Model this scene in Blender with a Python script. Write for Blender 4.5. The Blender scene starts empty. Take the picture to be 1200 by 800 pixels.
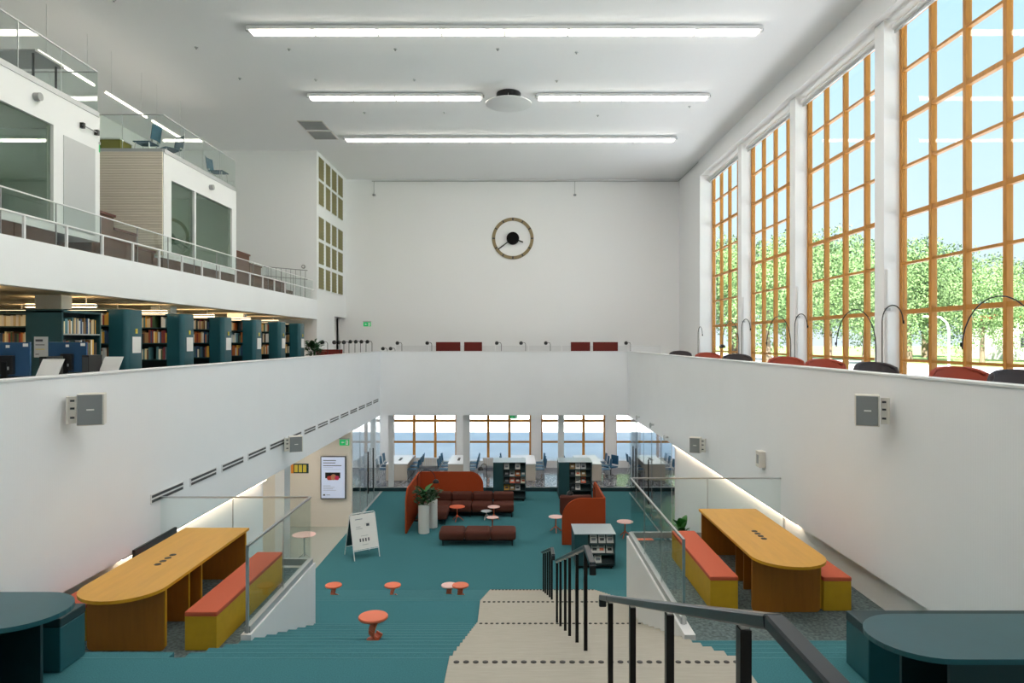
import bpy, bmesh, math, random
from mathutils import Vector, Matrix
random.seed(7)
PI = math.pi
S = bpy.context.scene
COL = S.collection

# ------------------------------------------------------------------ camera
cam_d = bpy.data.cameras.new('camera'); cam = bpy.data.objects.new('camera', cam_d); COL.objects.link(cam)
cam.location = (0, 0, 6.2); cam.rotation_euler = (PI/2, 0, 0)
cam_d.sensor_width = 36; cam_d.lens = 24.0; cam_d.clip_start = .05; cam_d.clip_end = 600
cam_d.shift_x = -0.0008; cam_d.shift_y = -0.0004
S.camera = cam

# ------------------------------------------------------------------ world, sun, exposure
W = bpy.data.worlds.new('sky'); S.world = W; W.use_nodes = True
wn = W.node_tree.nodes; wl = W.node_tree.links
bg = wn['Background']
tc = wn.new('ShaderNodeTexCoord'); sp = wn.new('ShaderNodeSeparateXYZ'); rp = wn.new('ShaderNodeValToRGB')
wl.new(tc.outputs['Generated'], sp.inputs[0]); wl.new(sp.outputs['Z'], rp.inputs[0]); wl.new(rp.outputs[0], bg.inputs[0])
e = rp.color_ramp.elements
e[0].position = 0.0; e[0].color = (.80, .93, 1, 1)
e[1].position = 1.0; e[1].color = (.18, .42, .82, 1)
k = e.new(.16); k.color = (.70, .90, 1, 1)
k = e.new(.42); k.color = (.52, .82, 1, 1)
SKY_STRENGTH = 0.66
bg.inputs[1].default_value = SKY_STRENGTH
sun_d = bpy.data.lights.new('sun', 'SUN'); sun_d.energy = 17.0; sun_d.angle = .01; sun_d.color = (1, .97, .92)
sun = bpy.data.objects.new('sun', sun_d); COL.objects.link(sun); sun.location = (-20, -40, 60)
sun.rotation_euler = Vector((.30, .68, -.73)).to_track_quat('-Z', 'Y').to_euler()
LAMP = 11.0          # ceiling diffusers
vs = S.view_settings
vs.view_transform = 'Standard'; vs.look = 'None'; vs.exposure = 0.80; vs.gamma = 1.0; vs.use_curve_mapping = False
cy = S.cycles
cy.use_denoising = True; cy.max_bounces = 10; cy.diffuse_bounces = 6; cy.glossy_bounces = 4
cy.transmission_bounces = 6; cy.transparent_max_bounces = 24
cy.caustics_reflective = False; cy.caustics_refractive = False
cy.sample_clamp_indirect = 6.0

# ------------------------------------------------------------------ materials
def lin(h):
    if not isinstance(h, str): return tuple(h)
    h = h.lstrip('#'); o = []
    for i in (0, 2, 4):
        c = int(h[i:i+2], 16) / 255
        o.append(c/12.92 if c <= .04045 else ((c+.055)/1.055)**2.4)
    return tuple(o)
M = {}
def mat(name, col, rough=.6, metal=0, var=0, scale=8, bump=0, bscale=60, stretch=None, spec=.5, coat=0):
    m = bpy.data.materials.new(name); m.use_nodes = True
    n = m.node_tree.nodes; l = m.node_tree.links; b = n['Principled BSDF']
    c = lin(col)
    b.inputs['Base Color'].default_value = (*c, 1); b.inputs['Roughness'].default_value = rough
    b.inputs['Metallic'].default_value = metal; b.inputs['Specular IOR Level'].default_value = spec
    b.inputs['Coat Weight'].default_value = coat
    if var or bump:
        t = n.new('ShaderNodeTexCoord'); mp = n.new('ShaderNodeMapping')
        l.new(t.outputs['Object'], mp.inputs[0])
        if stretch: mp.inputs['Scale'].default_value = stretch
    if var:
        no = n.new('ShaderNodeTexNoise'); no.inputs['Scale'].default_value = scale; no.inputs['Detail'].default_value = 5
        l.new(mp.outputs[0], no.inputs['Vector'])
        r = n.new('ShaderNodeValToRGB'); l.new(no.outputs['Fac'], r.inputs[0])
        r.color_ramp.elements[0].position = .3; r.color_ramp.elements[1].position = .7
        r.color_ramp.elements[0].color = (*[max(0, x*(1-var)) for x in c], 1)
        r.color_ramp.elements[1].color = (*[min(1, x*(1+var)) for x in c], 1)
        l.new(r.outputs[0], b.inputs['Base Color'])
    if bump:
        n2 = n.new('ShaderNodeTexNoise'); n2.inputs['Scale'].default_value = bscale; n2.inputs['Detail'].default_value = 3
        l.new(mp.outputs[0], n2.inputs['Vector'])
        bp = n.new('ShaderNodeBump'); bp.inputs['Strength'].default_value = bump; bp.inputs['Distance'].default_value = .01
        l.new(n2.outputs['Fac'], bp.inputs['Height']); l.new(bp.outputs[0], b.inputs['Normal'])
    M[name] = m; return m
def waves(name, axis, scale, strength=.4, dark=None):
    """fine parallel grooves on an existing material"""
    m = M[name]; n = m.node_tree.nodes; l = m.node_tree.links
    t = n.new('ShaderNodeTexCoord'); w = n.new('ShaderNodeTexWave'); w.wave_type = 'BANDS'; w.bands_direction = axis
    w.inputs['Scale'].default_value = scale; l.new(t.outputs['Object'], w.inputs['Vector'])
    bp = n.new('ShaderNodeBump'); bp.inputs['Strength'].default_value = strength; bp.inputs['Distance'].default_value = .01
    l.new(w.outputs['Fac'], bp.inputs['Height']); l.new(bp.outputs[0], n['Principled BSDF'].inputs['Normal'])
def emit(name, col, st):
    m = bpy.data.materials.new(name); m.use_nodes = True; n = m.node_tree.nodes
    b = n['Principled BSDF']; b.inputs['Base Color'].default_value = (*lin(col), 1)
    b.inputs['Emission Color'].default_value = (*lin(col), 1); b.inputs['Emission Strength'].default_value = st
    M[name] = m; return m
def glass(name, tint, refl=1.0, ior=1.45, rough=0.0):
    m = bpy.data.materials.new(name); m.use_nodes = True; n = m.node_tree.nodes; l = m.node_tree.links
    n.remove(n['Principled BSDF']); out = n['Material Output']
    tr = n.new('ShaderNodeBsdfTransparent'); tr.inputs[0].default_value = (*tint, 1)
    gl = n.new('ShaderNodeBsdfGlossy'); gl.inputs['Roughness'].default_value = rough
    fr = n.new('ShaderNodeFresnel'); fr.inputs[0].default_value = ior
    mu = n.new('ShaderNodeMath'); mu.operation = 'MULTIPLY'; mu.inputs[1].default_value = refl
    mx = n.new('ShaderNodeMixShader'); l.new(fr.outputs[0], mu.inputs[0]); l.new(mu.outputs[0], mx.inputs[0])
    l.new(tr.outputs[0], mx.inputs[1]); l.new(gl.outputs[0], mx.inputs[2]); l.new(mx.outputs[0], out.inputs[0])
    M[name] = m; return m

mat('white_wall', '#eff0f1', .75)
mat('white_panel', '#eef0f3', .62, var=.012, scale=1.2)
waves('white_panel', 'Y', 9, .05)
mat('white_ceiling', '#f4f5f6', .85)
mat('white_paint', '#e2e3e4', .5)
mat('offwhite', '#dcd8d0', .6)
mat('beige_wall', '#e0d9cf', .8)
mat('beige_lap', '#e0d6c6', .75); waves('beige_lap', 'Z', 5.3, .55)
mat('soffit', '#e6d8bb', .8)
mat('teal_lit_edge', '#4d838b', .9)
mat('teal_carpet', '#3f747c', .95, var=.16, scale=90, bump=.25, bscale=220, spec=.1)
mat('mottled_carpet', '#626f70', .95, var=.45, scale=26, bump=.3, bscale=200, spec=.1)
mat('lobby_floor', '#a6aaa2', .35, var=.06, scale=30)
mat('oak_stair', '#a5a093', .55, var=.06, scale=5, stretch=(1, 9, 9))
mat('parquet', '#6a6d76', .14, var=.22, scale=4, stretch=(6, 1, 1))
mat('dark_riser', '#1f3c42', .8)
mat('black_stud', '#22211f', .5)
mat('yellow_top', '#cf9a3a', .42, var=.06, scale=6, stretch=(2, .25, 1))
mat('yellow_edge', '#c9920f', .5)
mat('yellow_side', '#c69c16', .6, var=.05, scale=8)
mat('amber_panel', '#a8691a', .55, var=.08, scale=6, stretch=(3, 3, .4))
mat('coral_cushion', '#c25b3c', .8, bump=.1, bscale=300)
mat('coral', '#e2704d', .45)
mat('pale_pink', '#ecc3bd', .45)
mat('coral_stem', '#dc6a40', .45)
mat('rust_felt', '#9e4424', .9, bump=.2, bscale=240, spec=.1)
mat('brown_fabric', '#573128', .85, var=.1, scale=60, bump=.2, bscale=240, spec=.2)
mat('green_top', '#21505a', .3, var=.05, scale=6)
mat('green_side', '#15525a', .5)
mat('green_dark', '#0d3035', .5)
mat('teal_metal', '#1f545e', .32, metal=.15, coat=.2)
mat('teal_shelf', '#1c464c', .5)
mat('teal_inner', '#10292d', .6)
mat('shelf_top', '#a9b9c0', .3)
mat('black_metal', '#1b1c1e', .35, metal=.6)
mat('rail_metal', '#30353a', .3, metal=.8)
mat('steel', '#c9cbcc', .3, metal=.9)
mat('alu', '#b9bcbd', .45, metal=.6)
mat('grey_plastic', '#9b9d9e', .5)
mat('grille_grey', '#84888a', .55)
mat('dark_grey', '#3a3d40', .5)
mat('black', '#121315', .4)
mat('matte_black', '#0c0c0d', .85, spec=.2)
mat('orange_frame', '#bc7f30', .5, var=.12, scale=6, stretch=(4, 4, .5))
mat('wood_dark', '#4d2f1c', .6, var=.25, scale=7, stretch=(8, .6, 8))
mat('wood_seat', '#5c3b27', .55, var=.2, scale=7, stretch=(8, .6, 8))
mat('wood_cap', '#5a2c1c', .45)
mat('olive_panel', '#8f8656', .85, var=.08, scale=60); waves('olive_panel', 'Z', 4.2, .8)
mat('box_inner', '#7d9186', .9)
mat('olive_desk', '#8a8440', .7)
mat('clock_bronze', '#7f7154', .4, metal=.5)
mat('green_sign', '#12a05a', .5)
mat('sign_white', '#eef4ee', .5)
mat('chair_red', '#a8442c', .6)
mat('chair_dark', '#3c3437', .6)
mat('booth_red', '#651b11', .85)
mat('chair_blue', '#245a7a', .5)
mat('chair_teal', '#28566a', .5)
mat('desk_white', '#dfe3e8', .3)
mat('desk_side', '#d9cfc2', .6)
mat('planter_white', '#e4e3e0', .5)
mat('leaf', '#2f6a2a', .5, var=.3, scale=9)
mat('leaf_dark', '#1f4a26', .5, var=.3, scale=9)
mat('soil', '#2c211a', .95)
mat('paper', '#e6e5e2', .7)
mat('screen_blue', '#c9d5ec', .4)
mat('print_dark', '#4a4d55', .7)
mat('print_line', '#8a8f99', .7)
mat('monitor_blue', '#3a5f86', .25, metal=.4)
mat('orange_poster', '#e08a2a', .6)
mat('yellow_poster', '#d8c34a', .6)
mat('skin_red', '#b3342c', .6)
mat('pink_print', '#c2285a', .6)
mat('tan_print', '#b57a58', .6)
mat('purple', '#5d3a8c', .6)
mat('plaza', '#dcdad8', .9, var=.05, scale=.5)
mat('park_grass', '#86a35c', .95, var=.2, scale=.4)
mat('road', '#d3d5d8', .9, var=.05, scale=.5)
mat('tree_leaf', '#64804c', .8, var=.4, scale=1.3)
mat('tree_leaf_b', '#557349', .8, var=.4, scale=1.3)
mat('trunk', '#6a5c4a', .9)
mat('render_far', '#e3ded4', .9)
BOOKC = ['#e8e2cf', '#c9b48c', '#8a3b2c', '#2d4a6e', '#d9a441', '#3b5a3c', '#c4c9cc', '#6b4a35', '#b5652f', '#1f2a33', '#e3d9b0', '#9c7b4f', '#7a2f3f', '#dcd7d0', '#4f7a82']
for i, c in enumerate(BOOKC): mat('book_%d' % i, c, .6)
emit('lamp_diffuser', '#fff6e9', LAMP)
emit('led_warm', '#ffe6c8', 8)
emit('led_library', '#ffe0b0', 10)
emit('led_up_fill', '#ffe0b0', 5)
emit('led_shelf', '#ffe0b0', 1.6)
emit('led_pendant', '#fff1df', 7)
emit('led_fill', '#fff4e6', 16)
emit('sign_lit', '#18a85f', .35)
emit('screen_lit', '#c3cfe8', .16)
glass('rail_glass', (.955, .98, .97), .14)
glass('window_glass', (.985, .995, .995), .045, 1.4)
glass('box_glass', (.78, .86, .81), .45)
glass('door_glass', (.94, .975, .99), .45, 1.5)

# ------------------------------------------------------------------ mesh helpers
class MB:
    def __init__(s): s.v = []; s.f = []
    def add(s, v, f):
        o = len(s.v); s.v += [tuple(p) for p in v]; s.f += [[i+o for i in q] for q in f]; return s
    def box(s, x0, x1, y0, y1, z0, z1):
        if x0 > x1: x0, x1 = x1, x0
        if y0 > y1: y0, y1 = y1, y0
        if z0 > z1: z0, z1 = z1, z0
        return s.add([(x0,y0,z0),(x1,y0,z0),(x1,y1,z0),(x0,y1,z0),(x0,y0,z1),(x1,y0,z1),(x1,y1,z1),(x0,y1,z1)],
                     [(3,2,1,0),(4,5,6,7),(0,1,5,4),(1,2,6,5),(2,3,7,6),(3,0,4,7)])
    def prism(s, pts, a, b, axis='z'):
        """pts 2d counter-clockwise, extruded a..b along axis (z: x,y / y: x,z / x: y,z)"""
        n = len(pts)
        def P(p, h):
            return (p[0], p[1], h) if axis == 'z' else ((p[0], h, p[1]) if axis == 'y' else (h, p[0], p[1]))
        v = [P(p, a) for p in pts] + [P(p, b) for p in pts]
        f = [list(range(n))[::-1], [n+i for i in range(n)]] + [(i, (i+1) % n, n+(i+1) % n, n+i) for i in range(n)]
        if axis == 'y': f = [list(q)[::-1] for q in f]
        return s.add(v, f)
    def tube(s, pts, r, n=8, r2=None, flat=None):
        pts = [Vector(p) for p in pts]; m = len(pts); rings = []
        up = None
        for i, p in enumerate(pts):
            d = (pts[min(i+1, m-1)] - pts[max(i-1, 0)]).normalized()
            if up is None:
                up = Vector((0, 0, 1)) if abs(d.z) < .9 else Vector((1, 0, 0))
            a = d.cross(up).normalized(); up = a.cross(d).normalized()
            rr = r if r2 is None else r + (r2-r)*i/(m-1)
            rings.append([p + a*math.cos(2*PI*j/n)*rr + up*math.sin(2*PI*j/n)*rr for j in range(n)])
        v = [q for R in rings for q in R]; f = []
        for i in range(m-1):
            for j in range(n):
                f.append((i*n+j, i*n+(j+1) % n, (i+1)*n+(j+1) % n, (i+1)*n+j))
        f.append(list(range(n))[::-1]); f.append([(m-1)*n+j for j in range(n)])
        return s.add(v, f)
    def lathe(s, prof, n=20, c=(0, 0, 0)):
        v = []; f = []; m = len(prof)
        for (r, z) in prof:
            for j in range(n): v.append((c[0]+r*math.cos(2*PI*j/n), c[1]+r*math.sin(2*PI*j/n), c[2]+z))
        for i in range(m-1):
            for j in range(n): f.append((i*n+j, i*n+(j+1) % n, (i+1)*n+(j+1) % n, (i+1)*n+j))
        f.append(list(range(n))[::-1]); f.append([(m-1)*n+j for j in range(n)])
        return s.add(v, f)
    def bar(s, p, q, w, h):
        """rectangular bar from p to q, width w (sideways) and height h (upward)"""
        p = Vector(p); q = Vector(q); d = (q-p).normalized()
        u = Vector((0, 0, 1)) if abs(d.z) < .95 else Vector((0, 1, 0))
        a = d.cross(u).normalized()*(w/2); b = a.normalized().cross(d).normalized()*(h/2)
        v = [p-a-b, p+a-b, p+a+b, p-a+b, q-a-b, q+a-b, q+a+b, q-a+b]
        return s.add(v, [(0,1,2,3),(7,6,5,4),(4,5,1,0),(5,6,2,1),(6,7,3,2),(7,4,0,3)])
    def mesh(s, name, m, bevel=0, smooth=False, seg=2):
        me = bpy.data.meshes.new(name); me.from_pydata(s.v, [], s.f); me.update()
        bm = bmesh.new(); bm.from_mesh(me)
        bmesh.ops.recalc_face_normals(bm, faces=bm.faces)
        if bevel: bmesh.ops.bevel(bm, geom=bm.edges[:], offset=bevel, segments=seg, profile=.6, affect='EDGES', clamp_overlap=True)
        if smooth:
            for f in bm.faces: f.smooth = True
            for ed in bm.edges:
                if len(ed.link_faces) == 2 and ed.calc_face_angle(0) > .75: ed.smooth = False
        bm.to_mesh(me); bm.free()
        me.materials.append(M[m] if isinstance(m, str) else m)
        return me
    def build(s, name, m, parent=None, bevel=0, smooth=False, world=False, seg=2, label=None):
        return link(name, s.mesh(name, m, bevel, smooth, seg), parent, world=world, label=label)
def link(name, me, parent=None, loc=None, rot=None, world=False, scale=None, label=None):
    o = bpy.data.objects.new(name, me); COL.objects.link(o)
    if parent is not None:
        o.parent = parent
        if world: o.location = -Vector(parent.location)
    if loc is not None: o.location = loc
    if rot is not None: o.rotation_euler = rot
    if scale is not None: o.scale = scale
    if label: o['label'] = label
    return o
def tag(o, label, cat, group=None, kind=None):
    o['label'] = label; o['category'] = cat
    if group: o['group'] = group
    if kind: o['kind'] = kind
    return o
def thing(name, label, cat, loc=(0, 0, 0), rz=0, group=None, kind=None):
    o = bpy.data.objects.new(name, None); COL.objects.link(o); o.empty_display_size = .1
    o.location = loc; o.rotation_euler = (0, 0, rz)
    return tag(o, label, cat, group, kind)
def struct(name, mb, m, label, cat, **k):
    return tag(mb.build(name, m, **k), label, cat, kind='structure')
def dup(root, loc=None, rz=None, label=None, parent=None):
    r = root.copy(); COL.objects.link(r)
    if loc is not None: r.location = loc
    if rz is not None: r.rotation_euler = (0, 0, rz)
    if label: r['label'] = label
    for c in list(root.children):
        d = c.copy(); COL.objects.link(d); d.parent = r
        for g in list(c.children):
            h = g.copy(); COL.objects.link(h); h.parent = d
    return r
def box(*a): return MB().box(*a)
def rrect(x0, x1, y0, y1, r, n=6, corners=(1, 1, 1, 1)):
    """rounded rectangle, corners order: bl br tr tl"""
    out = []
    cs = [(x0+r, y0+r, PI, (x0, y0)), (x1-r, y0+r, 1.5*PI, (x1, y0)), (x1-r, y1-r, 0, (x1, y1)), (x0+r, y1-r, .5*PI, (x0, y1))]
    for on, (cx, cyy, a, sharp) in zip(corners, cs):
        if on: out += [(cx+r*math.cos(a+.5*PI*i/n), cyy+r*math.sin(a+.5*PI*i/n)) for i in range(n+1)]
        else: out.append(sharp)
    return out

# ================================================================== THE SETTING
XL, XR, YB, ZP0, ZP1, ZU, CE, YW, WX = -5.42, 4.69, 27.9, 3.17, 5.76, 4.66, 13.9, 32.5, 7.92
PZ = 2.7             # side platforms
BZ, AZ = 3.4, 1.72   # stair landings

# --- floors
struct('floor', box(XL+.05, 4.9, 3, 28.2, -.2, 0), 'teal_carpet', 'teal carpet of the lower reading hall', 'floor')
struct('floor_lobby', box(-8, XL+.05, 10, 28.2, -.2, 0.004), 'lobby_floor', 'pale grey smooth floor of the side lobby below the left gallery', 'floor')
fr_ = struct('floor_raised', box(-8.4, 8.4, 28.2, 33, -.2, .17), 'parquet', 'glossy dark floor one step up in front of the lower windows', 'floor')
box(-8.4, 8.4, 28.185, 28.2, 0, .15).build('riser', 'dark_riser', fr_)
box(-8.4, 8.4, 28.17, 28.25, .15, .176).build('nosing', 'alu', fr_)
struct('floor_side', box(4.9, 8.4, 19, 28.2, -.2, 0.004), 'parquet', 'floor of the glazed room behind the right glass partition', 'floor')
mat('upper_floor', '#9b9791', .6, var=.1, scale=5)
def slab(name, x0, x1, y0, y1, label):
    s_ = struct(name, box(x0, x1, y0, y1, ZP0+.02, ZU-.02), 'white_wall', label, 'floor')
    box(x0, x1, y0, y1, ZU-.02, ZU).build('floor_finish', 'upper_floor', s_)
    return s_
slab('floor_gallery_left', -14, XL-.15, -6, 27.97, 'left gallery floor carrying the library shelves')
slab('floor_gallery_back', -14, 8.55, 28.05, 33, 'back gallery floor below the wall clock')
slab('floor_gallery_right', XR+.15, 8.55, -6, 28.05, 'right gallery floor along the tall windows')
slab('floor_landing', XL-.15, XR+.15, -6, 1.9, 'upper floor at the head of the stairs')

# --- parapets around the hall
def parapet(name, bx, cap, label):
    p = struct(name, box(*bx), 'white_panel', label, 'wall')
    box(*cap).build('cap', 'white_paint', p, bevel=.006)
    return p
pl = parapet('wall_parapet_left', (XL-.15, XL, 1.9, YB+.15, ZP0, ZP1), (XL-.17, XL+.015, 1.9, YB+.15, ZP1, ZP1+.03), 'long white parapet wall of the left gallery with a row of slot vents')
parapet('wall_parapet_back', (XL, XR, YB, YB+.15, ZP0, ZP1), (XL, XR, YB-.015, YB+.17, ZP1, ZP1+.03), 'white parapet wall of the back gallery under the clock')
parapet('wall_parapet_right', (XR, XR+.15, 1.9, YB+.15, ZP0, ZP1), (XR-.015, XR+.17, 1.9, YB+.15, ZP1, ZP1+.03), 'long white parapet wall of the right gallery below the tall windows')
# slot vents in the left parapet
for i in range(14):
    y = 10.2 + i*1.25
    v = thing('slot_vent', 'double slot vent in the white left parapet, %s' % ('nearest the yellow table' if i == 0 else 'farthest of the row' if i == 13 else '%s along the row from the viewer' % ('second third fourth fifth sixth seventh eighth ninth tenth eleventh twelfth thirteenth'.split()[i-1])), 'vent', (XL, y, 3.83), group='slot vents in the left parapet')
    box(0, .012, 0, 1.02, -.075, .075).build('frame', 'white_paint', v, bevel=.004)
    for z in (-.035, .035): box(.010, .016, .03, .99, z-.02, z+.02).build('slot', 'dark_grey', v)

# --- lower walls under the galleries
struct('wall_lower_left', box(-5.75, -5.6, 3, 15.3, 0, ZP0+.02), 'white_wall', 'white lower wall set back under the left parapet, washed by a light strip', 'wall')
struct('wall_lower_right', box(4.84, 4.99, 3, 20.4, 0, ZP0+.02), 'white_wall', 'white lower wall set back under the right parapet, washed by a light strip', 'wall')
struct('wall_lobby_front', box(-8, XL+.02, 22.8, 23.0, 0, ZP0+.02), 'beige_wall', 'beige lobby wall carrying the tall information screen', 'wall')
struct('wall_lobby_side', box(-8.1, -8, 3, 28.2, 0, ZP0+.02), 'beige_wall', 'beige side wall deep in the lobby', 'wall')
struct('wall_lobby_near', box(-8, -5.75, 15.15, 15.3, 0, ZP0+.02), 'beige_wall', 'beige end wall of the lobby recess', 'wall')
pc = struct('pillar_lobby', box(-6.62, -6.36, 19, 19.5, 0, ZP0+.02), 'white_paint', 'white pillar at the lobby opening', 'pillar')
struct('wall_lobby_back', box(-8, -6.62, 19.1, 19.25, 0, ZP0+.02), 'beige_wall', 'beige wall beside the white lobby pillar', 'wall')
struct('wall_side_room', box(8.3, 8.4, 19, 33, 0, ZP0+.02), 'beige_wall', 'far wall of the glazed side room', 'wall')
struct('wall_side_end', box(4.99, 8.4, 20.3, 20.4, 0, ZP0+.02), 'white_wall', 'end wall of the glazed side room', 'wall')
for nm, x, y0, y1, lb in (('led_strip', -5.5, 9.6, 15.2, 'warm light strip tucked under the left parapet'), ('led_strip', 4.77, 11.4, 20.3, 'warm light strip tucked under the right parapet')):
    t = thing(nm, lb, 'light strip', (x, y0, ZP0-.045))
    box(-.03, .03, 0, y1-y0, .0, .03).build('housing', 'alu', t)
    box(-.022, .022, .02, y1-y0-.02, -.012, 0).build('diffuser', 'led_warm', t)

# --- columns under the back gallery
for x, w in ((-5.05, .2), (-1.92, .26), (2.0, .24), (5.05, .26)):
    c_ = struct('column', box(x-w/2, x+w/2, 28.25, 28.25+w, .17, ZP0+.02), 'white_paint', 'slim white column at the step, %s' % {-5.05: 'beside the left glass doors', -1.92: 'second from the left glass doors', 2.0: 'behind the right tall bookcase', 5.05: 'beside the right glass partition'}[x], 'column')

# --- back wall: upper plain wall, lower piers and windows
wb = struct('wall_back', box(-8.4, 8.4, YW, YW+.5, 3.5, CE), 'white_wall', 'plain white upper back wall with the round clock', 'wall')
bx0 = -5.80; bp = 3.575; bw = 3.10
xs = [-8.4] + sum([[bx0+i*bp, bx0+i*bp+bw] for i in range(4)], []) + [8.4]
for i in range(5):
    a, b = xs[2*i], min(xs[2*i+1], 8.4)
    if b > a: box(a, b, YW, YW+.55, .17, 3.5).build('pier', 'white_wall', wb)
for i in range(4): box(xs[2*i+1], min(xs[2*i+2], 8.4), YW, YW+.55, .17, .5).build('sill_wall', 'white_wall', wb)
win_n = [0]
def window(label, origin, ux, nx, nz, w, h, thin, thick, depth, flip=None):
    """grid window; local x along ux, z up; parts: frame stiles, mullions, rails, panes"""
    win_n[0] += 1
    rz = math.atan2(ux[1], ux[0])
    t = thing('window_%d' % win_n[0], label, 'window', origin, rz, kind='structure')
    W_, H_ = nx*w, nz*h
    for i in range(nx+1):
        box(i*w-thick/2, i*w+thick/2, -depth/2, depth/2, 0, H_).build('mullion', 'orange_frame', t, bevel=.006, seg=1)
    for j in range(nz+1):
        tk = thick if j % 2 == 0 else thin
        for i in range(nx):
            box(i*w+thick/2, (i+1)*w-thick/2, -depth*.42, depth*.42, j*h-tk/2, j*h+tk/2).build('glazing_bar', 'orange_frame', t)
    pane = box(-(w-thick)/2, (w-thick)/2, -.006, .006, -h/2+.03, h/2-.03).mesh('pane', 'window_glass')
    for i in range(nx):
        for j in range(nz): link('pane', pane, t, ((i+.5)*w, .02, (j+.5)*h))
    return t
for i, lb in enumerate(('behind the first study desk', 'in the middle between the columns', 'behind the right tall bookcase', 'seen past the right glass partition')):
    window('orange-framed lower back window %s' % lb, (xs[2*i+1]+.02, YW+.45, .32), (1, 0), 3, 3, 1.02, 1.02, .09, .12, .12)

# --- right wall with four tall windows in view and three more towards the viewer
piers = [(28.9, YW+.4, 7.92), (24.18, 24.56, 8.1), (19.58, 19.96, 8.1), (14.9, 15.28, 8.1), (10.25, 10.63, 8.1), (5.6, 5.98, 8.1), (.95, 1.33, 8.1), (-6.2, -3.3, 7.92)]
wr = struct('wall_right', box(7.92, 8.6, -6.2, YW+.5, 13.2, CE), 'white_wall', 'white right wall framing the tall windows', 'wall')
box(7.92, 8.6, -6.2, YW+.5, 3.2, 4.72).build('sill_wall', 'white_wall', wr)
for a, b, xf in piers: box(xf, 8.6, a, b, 4.72, 13.2).build('pier', 'white_wall', wr)
names = ['farthest tall orange-framed window on the right wall, beside the back corner', 'third tall orange-framed window from the viewer on the right wall', 'second tall orange-framed window from the viewer, behind the paired arc lamps', 'nearest tall orange-framed window on the right wall, cut by the picture edge', 'tall orange-framed window on the right wall just out of view', 'tall orange-framed window on the right wall beside the stair head', 'tall orange-framed window on the right wall behind the viewer']
for i in range(7):
    y1 = piers[i][0]; y0 = piers[i+1][1]
    n = 4; w = (y1-y0-.08)/n
    window(names[i], (8.5, y0+.04, 4.74), (0, 1), n, 8, w, 1.045, .055, .095, .12)
    bl = thing('roller_blind', 'rolled-up white blind above the %s' % ('farthest tall window', 'third tall window', 'second tall window', 'nearest tall window in view', 'tall window just out of view', 'tall window at the stair head', 'tall window behind the viewer')[i], 'blind', (8.3, y0+.05, 13.02), group='rolled-up window blinds')
    MB().tube([(0, .02, 0), (0, y1-y0-.12, 0)], .075, 14).build('roll', 'white_paint', bl, smooth=True)
    box(-.02, .02, .02, y1-y0-.12, -.13, -.07).build('hem_bar', 'alu', bl)
    box(-.1, .1, -.01, .02, -.1, .18).build('bracket', 'white_paint', bl)
# pier pipes and small fittings
for i in (1, 2, 3):
    y = piers[i][0]
    t = thing('wall_pipe', 'thin white riser pipe on the window pier %s' % ('farthest from the viewer', 'in the middle', 'nearest the viewer')[i-1], 'pipe', (8.16, y-.03, ZU))
    MB().tube([(0, 0, 0), (0, 0, 3.1)], .022, 8).build('pipe', 'white_paint', t, smooth=True)
    box(-.05, .05, -.03, .03, 2.2, 2.26).build('clamp', 'alu', t)
    box(-.04, .04, -.05, .02, .75, .95).build('socket', 'white_paint', t)

# --- far left walls
wl_ = struct('wall_left', box(-8.3, -7.92, 27.67, 30.3, ZU, CE), 'white_wall', 'white left end wall holding the olive slatted panels', 'wall')
box(-8.3, -7.92, 30.3, YW, 7.3, CE).build('over_door', 'white_wall', wl_)
struct('wall_left_front', box(-14, -7.92, 27.60, 27.67, ZU, CE), 'white_wall', 'greyish white wall facing the viewer behind the gallery boxes', 'wall')
struct('wall_outer_left', box(-14.3, -14, -6, 33, ZP0, CE), 'white_wall', 'outer wall behind the library shelves', 'wall')
struct('wall_behind', box(-14, 8.6, -6.3, -6, 0, CE), 'white_wall', 'end wall behind the stair head', 'wall')
struct('wall_back_left', box(-14, -8.3, YW, YW+.3, ZU, CE), 'white_wall', 'white wall of the passage beyond the doorway', 'wall')
struct('ceiling', box(-14.3, 8.6, -6.3, 33, CE, CE+.5), 'white_ceiling', 'flat white ceiling with three rows of linear lamps', 'ceiling')

# olive panels on the left end wall
ys4 = [(27.72, 28.5), (28.78, 29.5), (29.75, 30.55), (30.8, 31.65)]
zs5 = [(12.8, 13.74), (11.75, 12.74), (10.35, 11.3), (9.33, 10.27), (8.31, 9.24)]
mat('olive_slat', '#87805c', .85)
for a, (y0, y1) in enumerate(ys4):
    for b, (z0, z1) in enumerate(zs5):
        t = thing('slatted_panel', 'olive slatted panel in the white grid, column %s from the corner, %s row' % (('first', 'second', 'third', 'fourth')[3-a], ('top', 'second', 'third', 'fourth', 'lowest')[b]), 'panel', (-7.92, y0, z0), group='olive slatted panels')
        box(0, .03, 0, y1-y0, 0, z1-z0).build('frame', 'white_paint', t)
        n = 7; h = (z1-z0-.06)/n
        me = box(.028, .05, .04, y1-y0-.04, .012, h-.012).mesh('slat', 'olive_slat')
        for i in range(n): link('slat', me, t, (0, 0, .03+i*h))
        box(.028, .034, .04, y1-y0-.04, .03, z1-z0-.03).build('backing', 'olive_desk', t)

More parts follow.
